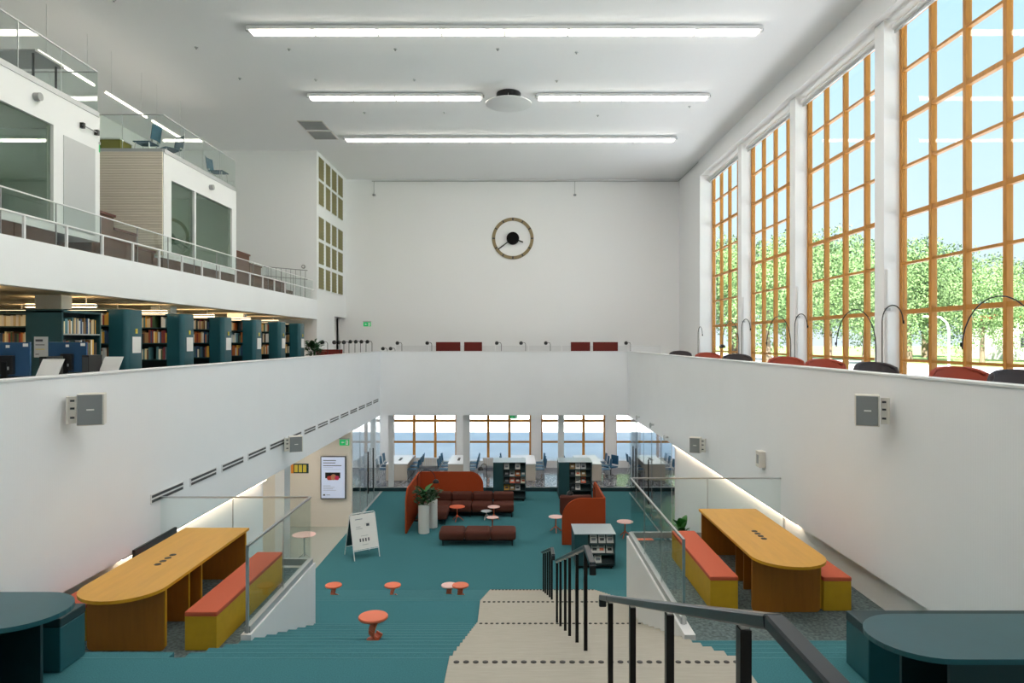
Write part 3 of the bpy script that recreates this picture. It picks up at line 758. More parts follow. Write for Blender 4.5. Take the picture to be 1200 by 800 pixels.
dsp = box(-.39, .39, -.064, -.058, -.68, .68).build('display', 'screen_lit', sc)
def pr(x0, x1, z0, z1, m): box(x0, x1, -.067, -.063, z0, z1).build('print', m, dsp)
for z, a in ((.57, .1), (.49, .08), (.40, .28)): pr(-.33, a, z-.012, z+.012, 'print_dark')
pr(-.33, .28, .27, .275, 'print_line'); pr(-.33, .0, .33, .337, 'print_line')
pr(-.26, .24, -.02, .17, 'black')
MB().prism(rrect(-.2, .0, -.08, .06, .06), -.07, -.066, 'y').build('print', 'skin_red', dsp)
MB().prism(rrect(-.07, .1, -.08, .11, .07), -.071, -.067, 'y').build('print', 'tan_print', dsp)
MB().prism(rrect(.06, .2, -.08, .06, .05), -.072, -.068, 'y').build('print', 'pink_print', dsp)
for z, a in ((-.27, -.08), (-.32, .05), (-.37, .0), (-.42, .1)): pr(-.33, a, z-.005, z+.005, 'print_line')
pr(-.33, -.26, -.60, -.55, 'print_dark'); pr(-.22, -.1, -.585, -.565, 'print_line')
t = thing('wall_poster', 'orange and yellow notice board on the beige lobby wall', 'poster', (-7.1, 22.8, 1.95))
box(-.3, .28, -.02, 0, -.16, .16).build('board', 'dark_riser', t); box(-.3, -.22, -.028, -.018, -.16, .16).build('orange_panel', 'orange_poster', t)
for i in range(3): box(-.19+i*.145, -.08+i*.145, -.028, -.018, -.12, .12).build('sheet', 'yellow_poster', t)

# ------------------------------------------------------------------ exit signs
def exit_sign(label, loc, w=.34, h=.18, rz=0):
    t = thing('exit_sign', label, 'sign', loc, rz)
    box(-w/2, w/2, -.03, 0, -h/2, h/2).build('panel', 'sign_lit', t, bevel=.004, seg=1)
    box(-w/2-.01, w/2+.01, -.035, .005, h/2, h/2+.05).build('housing', 'alu', t)
    MB().prism([(-.32*w, 0), (-.2*w, -.22*h), (-.2*w, -.07*h), (-.02*w, -.07*h), (-.02*w, .07*h), (-.2*w, .07*h), (-.2*w, .22*h)], -.034, -.03, 'y').build('arrow', 'sign_white', t)
    box(.14*w, .4*w, -.034, -.03, -.36*h, .36*h).build('door_symbol', 'sign_white', t)
    box(.2*w, .27*w, -.037, -.034, -.2*h, .25*h).build('figure', 'green_sign', t)
exit_sign('green exit sign high on the back wall beside the left passage', (-6.93, YW, 7.0), .36, .2)
exit_sign('green exit sign on the beige lobby wall above the information screen', (-5.62, 22.8, 2.82), .32, .2)
exit_sign('green exit sign hanging at the end of the near gallery box', (-8.25, 13.42, 9.98), .27, .15)
t = exit_sign('pale green exit sign under the back gallery edge', (.03, 28.3, 3.05), .3, .12)

# ------------------------------------------------------------------ glass doors and partition
door_n = [0]
def glass_wall(x, y0, y1, n, labels, handles):
    w = (y1-y0)/n
    for i in range(n):
        door_n[0] += 1
        d = thing('door_%d' % door_n[0], labels[i], 'glass door', (x, y0+i*w, 0), kind='structure')
        box(-.008, .008, .02, w-.02, .02, ZP0).build('pane', 'door_glass', d)
        box(-.02, .02, 0, w, 0, .03).build('floor_track', 'alu', d)
        box(-.008, .008, -.008, .008, 0, ZP0).build('stile', 'alu', d)
        if handles[i]:
            s = 1 if x < 0 else -1
            MB().tube([(s*.06, handles[i], .55), (s*.06, handles[i], 2.1)], .022, 10).build('handle', 'black', d, smooth=True)
            for z in (.65, 2.0): MB().tube([(0, handles[i], z), (s*.06, handles[i], z)], .012, 8).build('handle_bolt', 'steel', d)
glass_wall(XL, 23.05, 27.85, 4, ['glass panel beside the beige lobby wall', 'left glass door with long black handle, nearer', 'left glass door with long black handle, farther', 'glass panel beside the left slim column'], [0, 1.05, .75, 0])
glass_wall(XR+.07, 20.45, 27.85, 5, ['right glass panel beside the white lower wall', 'right glass panel second from the white lower wall', 'right glass door with long black handle, nearer', 'right glass door with long black handle, farther', 'right glass panel beside the column'], [0, 0, .25, 1.2, .3])
# white wall placed inside the left doors to brighten the view through them
struct('wall_fill_left', box(-6.6, -6.4, 24.4, 26.6, 0, ZP0), 'white_paint', 'white wall added behind the left glass doors to brighten them', 'wall')

# ------------------------------------------------------------------ study desks and chairs by the lower windows
def chair_proto(name, label, m, group, loc, rz):
    t = thing(name, label, 'chair', loc, rz, group)
    box(-.22, .22, -.21, .21, .43, .455).build('seat', m, t, bevel=.01)
    bk = MB(); n = 6
    for i in range(n):
        a0 = -.22+.44*i/n; a1 = -.22+.44*(i+1)/n
        def yy(a): return -.235-.05*(1-(a/.22)**2)
        bk.add([(a0, yy(a0), .5), (a1, yy(a1), .5), (a1, yy(a1)-.05, .86), (a0, yy(a0)-.05, .86), (a0, yy(a0)+.014, .5), (a1, yy(a1)+.014, .5), (a1, yy(a1)-.036, .86), (a0, yy(a0)-.036, .86)],
               [(0,3,2,1),(4,5,6,7),(0,1,5,4),(3,7,6,2),(0,4,7,3),(1,2,6,5)])
    bk.build('backrest', m, t)
    for sx in (-1, 1):
        for sy in (-1, 1): MB().tube([(.17*sx, .16*sy, .43), (.21*sx, .21*sy, 0)], .012, 6).build('leg', 'steel', t)
        box(.14*sx-.012, .14*sx+.012, -.245, -.2, .44, .52).build('back_bracket', 'steel', t)
    return t
desks = [(-5.5, -4.55, 'beside the left column'), (-2.82, -2.0, 'behind the middle column'), (-.1, 1.0, 'behind the left tall bookcase'), (2.78, 3.85, 'behind the right tall bookcase'), (5.7, 6.6, 'in the glazed side room')]
proto = None
for (x0, x1, lb) in desks:
    t = thing('study_desk', 'white study desk %s' % lb, 'desk', ((x0+x1)/2, 30.6, .17))
    w = (x1-x0)/2
    box(-w, w, -1.15, 1.15, .70, .735).build('tabletop', 'desk_white', t, bevel=.006, seg=1)
    box(-w+.02, w-.02, -1.13, -1.1, .004, .70).build('end_panel', 'desk_side', t)
    box(-w+.02, w-.02, 1.1, 1.13, .004, .70).build('end_panel', 'desk_side', t)
    box(-.012, .012, -1.1, 1.1, .3, .70).build('modesty_panel', 'desk_side', t)
    box(-.05, .05, -.3, .3, .735, .76).build('cable_box', 'dark_grey', t)
    for j in range(3):
        y = 29.85+j*.78
        for s in (-1, 1):
            lab = 'blue chair at the white study desk %s, %s side, %s row' % (lb, 'left' if s < 0 else 'right', ('near', 'middle', 'far')[j])
            loc = ((x0+x1)/2+s*(w+.17), y, .17); rz = PI/2 if s > 0 else -PI/2
            if proto is None: proto = chair_proto('desk_chair', lab, 'chair_blue', 'blue chairs at the lower study desks', loc, rz)
            else: dup(proto, loc, rz, lab)
for i in range(4):
    x = xs[2*i+1]+1.55
    t = thing('radiator', 'white panel radiator below the lower window %s' % ('behind the first desk', 'in the middle', 'behind the right bookcase', 'in the glazed room')[i], 'radiator', (x, 32.36, .17))
    box(-.75, .75, 0, .08, .1, .5).build('panel', 'white_paint', t, bevel=.008)
    for j in range(14): box(-.7+j*.104, -.64+j*.104, -.006, 0, .13, .47).build('fin', 'offwhite', t)
    for s in (-.6, .6): box(s-.02, s+.02, .02, .06, 0, .1).build('leg', 'alu', t)
t = thing('office_chair', 'blue swivel chair on the glossy floor right of the right bookcase', 'chair', (4.35, 30.3, .17), 2.2)
box(-.23, .23, -.22, .22, .43, .49).build('seat', 'chair_blue', t, bevel=.02); box(-.21, .21, -.27, -.22, .55, .95).build('backrest', 'chair_blue', t, bevel=.02)
MB().tube([(0, 0, .08), (0, 0, .43)], .025, 8).build('column', 'black', t)
for i in range(5):
    a = 2*PI*i/5; MB().tube([(0, 0, .1), (.28*math.cos(a), .28*math.sin(a), .05)], .018, 6).build('foot', 'black', t)

# ------------------------------------------------------------------ loudspeakers on the parapets
def loudspeaker(label, loc, w, h, side):
    """cabinet turned towards the viewer, bracket on the wall side (side +1: wall to the right)"""
    t = thing('loudspeaker', label, 'speaker', loc, -side*.42)
    box(-w/2, w/2, -.02, .2, -h/2, h/2).build('cabinet', 'offwhite', t, bevel=.01)
    box(-w/2+.008, w/2-.02, -.034, -.018, -h/2+.012, h/2-.012).build('grille', 'grille_grey', t, bevel=.004, seg=1)
    box(-.04, .04, -.038, -.033, -.008, .008).build('badge', 'paper', t)
    b0, b1 = side*(w/2+.01), side*(w/2+.09)
    box(b0, b1, .02, .05, -h*.42, h*.42).build('bracket', 'offwhite', t)
    for z in (-.1, .02, .12): box(b0+side*.015, b1-side*.02, .012, .022, z*h*2.4-.012, z*h*2.4+.012).build('slot', 'dark_grey', t)
    box(b1, b1+side*.02, -.0, .12, -h*.42, h*.42).build('wall_plate', 'offwhite', t)
loudspeaker('large grey loudspeaker on the left parapet', (XL+.30, 8.28, 5.37), .29, .385, -1)
loudspeaker('large grey loudspeaker on the right parapet', (XR-.30, 8.45, 5.34), .27, .385, 1)
loudspeaker('smaller grey loudspeaker farther along the left parapet', (XL+.31, 16.1, 3.77), .30, .37, -1)
loudspeaker('smaller grey loudspeaker farther along the right parapet', (XR-.30, 16.45, 3.69), .26, .37, 1)
t = thing('wall_box', 'small white device box on the right parapet between the loudspeakers', 'device', (XR, 12.75, 4.0))
box(-.12, 0, -.1, .1, -.15, .15).build('case', 'offwhite', t, bevel=.01); box(-.03, 0, -.03, .03, -.2, -.15).build('cable', 'alu', t); box(-.125, -.12, -.05, .05, -.08, .08).build('cover', 'grey_plastic', t)
for i, (y, z) in enumerate(((25.2, 3.4), (22.7, 3.42), (20.6, 3.3))):
    t = thing('wall_spotlight', 'tiny chrome spotlight low on the right parapet, %s' % ('farthest', 'middle one', 'nearest')[i], 'spotlight', (XR, y, z))
    MB().tube([(0, 0, 0), (-.1, 0, 0)], .03, 10).build('arm', 'steel', t, smooth=True); MB().lathe([(.03, -.1), (.045, 0), (.03, .06), (.001, .07)], 12, (-.12, 0, 0)).build('head', 'steel', t, smooth=True)

# ------------------------------------------------------------------ ceiling
def linear_row(label, y, spans, vis=True):
    for si, (x0, x1, n) in enumerate(spans):
        t = thing('linear_lamp', label[si], 'lamp', ((x0+x1)/2, y, CE-.025), 0, 'linear ceiling lamps')
        L = x1-x0
        box(-L/2-.05, L/2+.05, -.17, .17, -.1, -.002).build('housing', 'white_paint', t, bevel=.01)
        for i in range(n):
            a = -L/2+i*L/n
            box(a+.035, a+L/n-.035, -.15, .15, -.13, -.1).build('diffuser', 'lamp_diffuser', t, bevel=.008, seg=1)
            box(a-.01, a+.01, -.13, .13, -.115, -.1).build('clip', 'alu', t)
        for s in (-1, 1): box(s*(L/2+.05), s*(L/2+.1), -.05, .05, -.08, -.02).build('end_cap', 'alu', t)
        for s in (-.8, 0, .8): box(s*L/2-.03, s*L/2+.03, -.03, .03, -.01, .024).build('ceiling_mount', 'alu', t)
linear_row(['long linear ceiling lamp nearest the viewer'], 16.75, [(-6.44, 6.04, 8)])
linear_row(['short linear ceiling lamp left of the round ceiling disc', 'short linear ceiling lamp right of the round ceiling disc'], 21.3, [(-6.33, -.99, 4), (.78, 6.06, 4)])
linear_row(['long linear ceiling lamp farthest from the viewer'], 25.75, [(-6.3, 6.1, 8)])
for y, lb in ((12.2, 'just above the picture edge'), (7.6, 'above the stairs'), (3.0, 'above the stair head')): linear_row(['long linear ceiling lamp out of view %s' % lb], y, [(-6.44, 6.04, 8)])
t = thing('ceiling_disc', 'white round disc hanging below a dark ceiling unit', 'ceiling fixture', (-.13, 21.2, CE))
MB().lathe([(.70, -.36), (.715, -.35), (.715, -.325), (.70, -.315), (.001, -.315)], 48).build('disc', 'white_paint', t, smooth=True)
MB().lathe([(.36, -.2), (.38, -.18), (.38, -.02), (.36, 0)], 28).build('drum', 'black', t, smooth=True)
MB().tube([(0, 0, -.32), (0, 0, -.05)], .015, 8).build('stem', 'white_paint', t)
for i in range(3):
    a = 2*PI*i/3+.5; MB().tube([(.5*math.cos(a), .5*math.sin(a), -.32), (.3*math.cos(a), .3*math.sin(a), -.02)], .008, 6).build('wire', 'steel', t)
for y0, y1, lb in ((23.85, 24.85, 'nearer'), (25.05, 26.0, 'farther')):
    t = thing('ceiling_grille', 'grey square air grille in the ceiling, %s of the pair' % lb, 'grille', (-7.1, (y0+y1)/2, CE))
    box(-.45, .45, -.5, .5, -.02, 0).build('frame', 'offwhite', t)
    for i in range(12): box(-.41, .41, -.45+i*.076, -.40+i*.076, -.03, -.018).build('slat', 'grey_plastic', t)
rnd = random.Random(3)
for (x, y) in ((-5.9, 18.0), (-3.1, 18.0), (-.4, 18.0), (1.7, 18.2), (-5.8, 20.1), (-2.9, 20.1), (1.3, 20.2), (5.8, 22.4), (-5.0, 23.0), (-2.3, 23.0), (2.9, 23.3), (-8.3, 17.9), (-8.0, 20.0), (-9.0, 15.4)):
    t = thing('sprinkler', 'small sprinkler head in the white ceiling', 'sprinkler', (x, y, CE), 0, 'ceiling sprinklers')
    MB().lathe([(.045, -.012), (.05, 0)], 12).build('rosette', 'alu', t); MB().lathe([(.012, -.05), (.02, -.048), (.012, -.012)], 10).build('head', 'grey_plastic', t)
# picture rail and its two hooks
t = thing('trim_1', 'thin grey picture rail along the top of the back wall', 'rail', (0, YW, 13.8), kind='structure')
MB().tube([(-6.7, -.05, 0), (7.85, -.05, 0)], .02, 8).build('rail', 'alu', t); MB().tube([(7.87, -.05, 0), (7.87, -3.5, 0)], .02, 8).build('rail', 'alu', t)
for x in (-6.6, 2.95):
    h_ = thing('rail_hook', 'small hanging fitting below the picture rail, %s' % ('near the left corner' if x < 0 else 'right of the clock'), 'fitting', (x, YW-.05, 13.78))
    MB().tube([(0, 0, 0), (0, 0, -.6)], .01, 6).build('wire', 'grey_plastic', h_); MB().lathe([(.06, -.68), (.08, -.62), (.03, -.58)], 10).build('weight', 'grey_plastic', h_)
t = thing('wall_detector', 'small round white detector on the grey gallery wall', 'detector', (-8.45, 27.6, 9.2)); MB().tube([(0, 0, 0), (0, -.08, 0)], .08, 14).build('body', 'grey_plastic', t, smooth=True)
MB().tube([(0, -.08, 0), (0, -.1, 0)], .04, 12).build('lens', 'white_paint', t, smooth=True)

# ------------------------------------------------------------------ wall clock
t = thing('wall_clock', 'large round wall clock with bronze ring and black hands', 'clock', (0, YW, 11.08))
R_ = .99; n = 64
ring = MB(); v = []; f = []
for i in range(n):
    a = 2*PI*i/n
    for (r, y) in ((R_, 0), (R_, -.05), (R_-.15, -.05), (R_-.15, 0)): v.append((r*math.sin(a), y, r*math.cos(a)))
for i in range(n):
    for j in range(4): f.append((4*i+j, 4*i+(j+1) % 4, 4*((i+1) % n)+(j+1) % 4, 4*((i+1) % n)+j))
ring.add(v, f).build('ring', 'clock_bronze', t)
for i in range(12):
    o = box(-.03, .03, -.06, -.05, R_-.14, R_-.01).build('hour_mark', 'black', t); o.rotation_euler = (0, 2*PI*i/12, 0)
MB().tube([(0, 0, 0), (0, -.12, 0)], .30, 40).build('hub', 'matte_black', t)
def hand(ang, L, w, nm):
    o = box(-w, w, -.10, -.08, -.1, L).build(nm, 'black', t); o.rotation_euler = (0, math.radians(ang), 0)
hand(111, .52, .032, 'hour_hand'); hand(233, .88, .026, 'minute_hand')

# ================================================================== LEFT GALLERY LIBRARY
me_ = struct('wall_mezzanine_edge', box(-8.1, -7.9, -6, 27.6, 7.08, 7.86), 'white_panel', 'white edge band of the upper seating level above the bookshelves', 'wall')
struct('ceiling_library', box(-14, -8.1, -6, 27.6, 7.08, 7.3), 'soffit', 'low warm ceiling above the library shelves', 'ceiling')
for i, (x, y) in enumerate([(x, y) for y in (8.5, 11, 13.6, 16.4, 19, 21.6, 24.2) for x in (-9.0, -11.3)]):
    t = thing('library_lamp', 'warm linear lamp under the low library ceiling', 'lamp', (x, y, 7.08), 0, 'lamps over the library shelves')
    box(-.7, .7, -.05, .05, -.2, -.15).build('housing', 'white_paint', t); box(-.68, .68, -.04, .04, -.208, -.2).build('diffuser', 'led_library', t); box(-.68, .68, -.04, .04, -.15, -.142).build('uplight', 'led_up_fill', t)  # upward glow added to brighten the low ceiling
    for x_ in (-.5, .5): box(x_-.01, x_+.01, -.01, .01, -.15, -.002).build('hanger', 'alu', t)
for i, y in enumerate((8.3, 13.0, 17.15, 21.75)):
    struct('column', box(-9.1, -8.6, y, y+.32, ZU, 7.08), 'white_paint', 'white square column between the library shelves, %s' % ('nearest the viewer', 'behind the first rounded shelf end', 'in the middle of the row', 'farthest from the viewer')[i], 'column')
ordn = ('first', 'second', 'third', 'fourth', 'fifth', 'sixth', 'seventh')
bookmesh = []
BOOKN = ['cream', 'tan', 'dark red', 'navy', 'ochre', 'dark green', 'pale grey', 'brown', 'orange', 'black', 'pale yellow', 'khaki', 'maroon', 'off-white', 'blue-green']
for i in range(len(BOOKC)): bookmesh.append(box(-.5, .5, 0, 1, 0, 1).mesh('book', 'book_%d' % i))
ZT = 6.78; nbook = 0
rowsY = [12.96, 15.05, 17.07, 19.1, 21.1, 23.0]
for r, y1 in enumerate(rowsY):
    y0 = y1-.56; x1 = -7.0; x0 = -11.6; xe = x1-.34
    t = thing('library_shelf', 'teal library bookshelf with rounded end, %s of the row from the viewer' % ordn[r], 'bookshelf', ((x0+x1)/2, y0, ZU))
    MB().prism(rrect(xe, x1, y0, y1, .1, 8, (0, 1, 1, 0)), ZU+.01, ZT).build('end_panel', 'teal_metal', t, world=True, smooth=True)
    box(x0, xe, y0+.26, y0+.30, ZU+.01, ZT).build('divider', 'teal_inner', t, world=True)
    box(x0, xe, y0, y1, ZT-.03, ZT).build('top_board', 'teal_shelf', t, world=True)
    box(x0, x0+.03, y0, y1, ZU+.01, ZT-.03).build('side_panel', 'teal_shelf', t, world=True)
    for z in (ZU+.1, ZU+.45, ZU+.80, ZU+1.15, ZU+1.5, ZU+1.83):
        box(x0+.03, xe, y0, y0+.26, z-.02, z).build('shelf', 'teal_shelf', t, world=True)
    # notice and bracket on the end
    box(x1, x1+.006, y0+.16, y1-.12, ZU+1.32, ZU+1.62).build('notice', 'paper', t, world=True)
    box(x1, x1+.012, y0+.26, y1-.24, ZU+1.68, ZU+1.77).build('label_clip', 'yellow_poster', t, world=True)
    t2 = thing('shelf_light', 'thin lit strip along the top of the %s library bookshelf' % ordn[r], 'light strip', ((x0+xe)/2, y0-.05, ZT-.03))
    box(x0, xe-.02, y0-.07, y0-.03, ZT-.02, ZT).build('housing', 'teal_shelf', t2, world=True); box(x0, xe-.02, y0-.065, y0-.035, ZT-.026, ZT-.02).build('diffuser', 'led_shelf', t2, world=True)
    # books on the side facing the viewer
    span = (.55, .85, .6, .45, .4, .36)[r]
    rr = random.Random(40+r)
    for zi, z in enumerate((ZU+1.83, ZU+1.5, ZU+1.15)):
        x = xe-.02
        while x > xe-span:
            w = rr.uniform(.024, .05); h = rr.uniform(.19, .285) if z < ZU+1.7 else rr.uniform(.18, .24); d = rr.uniform(.13, .2)
            if nbook < 300:
                bi = rr.randrange(len(BOOKC))
                o = link('book', bookmesh[bi], None, (x-w/2, y0+.03, z), None, scale=(w*.94, d, h))
                tag(o, '%s book upright on board %d from the top of the %s teal library shelf' % (BOOKN[bi], zi+1, ordn[r]), 'book', 'books on the %s library shelf' % ordn[r]); nbook += 1
            x -= w + (.14 if rr.random() < .04 else 0)
    rest = MB(); x = xe-span-.05
    while x > x0+.1:
        for z in (ZU+1.83, ZU+1.5, ZU+1.15, ZU+.80): rest.box(x-.035, x, y0+.03, y0+.19, z, z+rr.uniform(.18, .24))
        x -= .037
    tag(rest.build('books_row', 'book_%d' % (1, 11, 7, 10, 1, 11)[r]), 'hidden rows of books deeper in the %s library shelf' % ordn[r], 'books', kind='stuff')
# near bookcase with poster
t = thing('library_shelf', 'dark teal flat-ended bookcase with a paper notice, nearest the viewer', 'bookshelf', (-7.5, 10.9, ZU))
box(-7.78, -7.2, 10.9, 10.94, ZU+.01, 6.69).build('end_panel', 'teal_shelf', t, world=True); box(-7.78, -7.2, 11.9, 11.94, ZU+.01, 6.69).build('end_panel', 'teal_shelf', t, world=True)
box(-7.5, -7.46, 10.94, 11.9, ZU+.01, 6.69).build('divider', 'teal_inner', t, world=True); box(-7.78, -7.2, 10.9, 11.94, 6.66, 6.70).build('top_board', 'teal_shelf', t, world=True)
for z in (ZU+.1, ZU+.5, ZU+.9, ZU+1.3, ZU+1.66): box(-7.78, -7.2, 10.94, 11.9, z-.02, z).build('shelf', 'alu', t, world=True)
nt = box(-7.64, -7.42, 10.893, 10.9, 5.94, 6.27).build('notice', 'book_6', t, world=True)
for i, (z, a, h) in enumerate(((6.21, -.5, .035), (6.14, -.47, .012), (6.07, -.47, .012), (5.99, -.56, .012))): 
    box(-7.615, -7.0+a, 10.889, 10.893, z-h/2, z+h/2).build('print', 'print_dark' if i != 2 else 'yellow_poster', nt)
rr = random.Random(9)
for z in (ZU+1.66, ZU+1.3):
    y = 10.97
    while y < 11.85:
        w = rr.uniform(.025, .05)
        bi = rr.randrange(len(BOOKC)); o = link('book', bookmesh[bi], None, (-7.24, y+w/2, z), (0, 0, PI/2), scale=(w*.94, .18, rr.uniform(.2, .27)))
        tag(o, '%s book upright on the %s board of the flat-ended bookcase with the notice' % (BOOKN[bi], 'upper' if z > ZU+1.5 else 'lower'), 'book', 'books in the near gallery bookcase'); y += w
# a case behind it showing books left of the notice
y0 = 12.4
t = thing('library_shelf', 'teal bookshelf at the left picture edge behind the monitors', 'bookshelf', (-9.5, 11.9, ZU))
box(-10.6, -8.4, 12.16, 12.2, ZU+.01, 6.7).build('back_panel', 'teal_inner', t, world=True); box(-10.6, -8.4, 11.9, 12.2, 6.67, 6.7).build('top_board', 'teal_shelf', t, world=True)
box(-8.43, -8.4, 11.9, 12.2, ZU+.01, 6.67).build('side_panel', 'teal_shelf', t, world=True)
for z in (ZU+.8, ZU+1.15, ZU+1.5, ZU+1.8): box(-10.6, -8.43, 11.9, 12.16, z-.02, z).build('shelf', 'teal_shelf', t, world=True)
for z in (ZU+1.8, ZU+1.5, ZU+1.15):
    x = -8.46
    while x > -9.3:
        w = rr.uniform(.028, .05)
        bi = rr.choice((0, 10, 13, 1)) if z > ZU+1.7 else rr.randrange(len(BOOKC)); o = link('book', bookmesh[bi], None, (x-w/2, 11.93, z), None, scale=(w*.94, .17, rr.uniform(.17, .21)))
        tag(o, '%s book upright on the %s board of the shelf at the left picture edge' % (BOOKN[bi], 'top' if z > ZU+1.7 else 'second' if z > ZU+1.4 else 'third'), 'book', 'books on the shelf at the left edge'); x -= w
# monitors and desk behind the parapet
t = thing('computer_desk', 'white computer desk behind the left parapet', 'desk', (-6.3, 8.4, ZU))
box(-6.75, -5.75, 6.6, 10.3, ZU+.945, ZU+.98).build('tabletop', 'desk_white', t, world=True, bevel=.005, seg=1)
for y in (6.7, 8.4, 10.2): box(-6.7, -5.8, y-.02, y+.02, ZU+.004, ZU+.945).build('leg_panel', 'desk_side', t, world=True)
def monitor(label, loc, rz):
    t = thing('monitor', label, 'monitor', loc, rz)
    box(-.26, .26, -.02, .02, .12, .545).build('panel', 'monitor_blue', t, bevel=.006)
    box(-.07, .09, -.08, -.02, .14, .38).build('stand_mount', 'black', t, bevel=.01)
    box(-.03, .03, -.1, -.06, .01, .3).build('stand', 'black_metal', t); box(-.13, .13, -.16, .06, 0, .012).build('base', 'black_metal', t)
    box(-.022, .022, -.024, -.02, .475, .51).build('logo', 'paper', t); box(.18, .24, -.024, -.02, .49, .53).build('sticker', 'paper', t)
    box(-.03, .05, -.084, -.08, .2, .24).build('port', 'alu', t)
monitor('blue-backed computer monitor at the left picture edge', (-6.35, 8.6, ZU+.98), .1)
monitor('blue-backed computer monitor beside the white stand', (-6.35, 9.75, ZU+.98), .08)
for x, y, lb in ((-6.05, 8.95, 'beside the left monitor'), (-6.1, 9.9, 'beside the right monitor')):
    t = thing('computer_tower', 'slim black computer %s' % lb, 'computer', (x, y, ZU+.98)); box(-.05, .05, -.16, .16, 0, .36).build('case', 'black', t, bevel=.006); box(-.04, .04, -.165, -.158, .03, .33).build('front', 'dark_grey', t)
for x, y, lb in ((-5.95, 8.65, 'between the two monitors'), (-5.95, 9.98, 'right of the second monitor')):
    t = thing('leaflet_stand', 'tilted white leaflet stand %s' % lb, 'stand', (x, y, ZU+.98), .1)
    MB().add([(-.13, -.02, 0), (.13, -.02, 0), (.2, .10, .33), (-.06, .10, .33), (-.13, -.005, 0), (.13, -.005, 0), (.2, .115, .33), (-.06, .115, .33)], [(0,1,2,3),(7,6,5,4),(0,4,5,1),(1,5,6,2),(2,6,7,3),(3,7,4,0)]).build('sheet', 'paper', t)
    box(-.1, .14, .0, .14, 0, .01).build('foot', 'paper', t)
plant(('dark climbing plant at the end of the library shelves', 'beyond the last library shelf'), (-6.95, 23.85, ZU), .16, 1.0, 0, 120, .7, .75)

# ================================================================== SEATING LEVEL AND GALLERY BOXES
def gallery_box(n, label, y0, y1, wins, lap):
    t = thing('gallery_box', label, 'booth', (-9.6, (y0+y1)/2, 8.14))
    xf = -8.12; xb = -11.6; z0, z1 = 8.19, 10.6
    k_ = dict(world=True)
    box(xb, xf, y0, y1, z1-.25, z1).build('roof', 'white_paint', t, **k_)
    box(xb, xb+.1, y0, y1, z0, z1-.25).build('back_wall', 'box_inner', t, **k_)
    box(xb, xf-.12, y0, y0+.1, z0, z1-.25).build('near_wall', 'box_inner', t, **k_); box(xb, xf-.12, y1-.1, y1, z0, z1-.25).build('far_wall', 'box_inner', t, **k_)
    box(xb, xf, y0, y1, z0-.05, z0).build('floor_plate', 'white_paint', t, **k_)
    if lap:
        nb = 14; h = (z1-z0+.0)/nb
        for i in range(nb): box(xb, xf-.02, y0-.03, y0, z0+i*h+.006, z0+(i+1)*h).build('lap_board', 'beige_lap', t, **k_)
    lm = box(xb+1.4, xb+1.5, y0+.5, y1-.5, z1-.32, z1-.25).build('interior_lamp', 'led_pendant', t, **k_)
    # front frame
    box(xf-.12, xf, y0, y1, 10.02, z1-.25).build('lintel', 'white_paint', t, **k_); box(xf-.12, xf, y0, y1, z0, 8.31).build('sill', 'white_paint', t, **k_)
    ys = [y0]+[w for p in wins for w in p]+[y1]
    for i in range(0, len(ys), 2):
        if ys[i+1]-ys[i] > .01: box(xf-.12, xf, ys[i], ys[i+1], 8.31, 10.02).build('jamb', 'white_paint', t, **k_)
    for (a, b) in wins: box(xf-.07, xf-.055, a, b, 8.31, 10.02).build('pane', 'box_glass', t, **k_)
    return t
g1 = gallery_box(1, 'near white gallery box with one wide green-tinted window', 8.0, 13.42, [(8.4, 12.07)], False)
box(-8.14, -8.11, 12.33, 13.26, 8.25, 9.92).build('door_panel', 'alu', g1, world=True)
g2 = gallery_box(2, 'far white gallery box with two panes and beige boarded side', 15.88, 20.05, [(16.24, 17.42), (17.5, 19.74)], True)
for (y, z, lb) in ((11.6, 10.35, 'near'), (18.3, 10.32, 'far')):
    t = thing('box_spotlight', 'small round white spotlight on the %s gallery box' % lb, 'spotlight', (-8.12, y, z)); MB().tube([(0, 0, 0), (.1, 0, 0)], .07, 14).build('head', 'grey_plastic', t, smooth=True); box(-.0, .02, -.02, .1, -.06, -.03).build('arm', 'alu', t)
t = thing('gate_bracket', 'small black bracket bar above the exit sign on the gallery box', 'bracket', (-8.12, 12.8, 10.25)); MB().tube([(.05, 0, 0), (.05, .5, 0)], .012, 8).build('bar', 'grey_plastic', t)
for y in (.03, .47): box(0, .07, y-.03, y+.03, -.05, .05).build('clamp', 'black', t)
# glass on top of the boxes
balustrade('glass_balustrade', 'glass balustrade on top of the near gallery box', [((-8.14, 8.0), (-8.14, 13.38), 5), ((-11.0, 13.38), (-8.14, 13.38), 3)], 10.6, 11.47, cap='alu', capw=.022)
balustrade('glass_balustrade', 'glass balustrade on top of the far gallery box', [((-8.14, 15.9), (-8.14, 20.0), 4), ((-11.0, 15.9), (-8.14, 15.9), 3)], 10.6, 11.47, cap='alu', capw=.022)
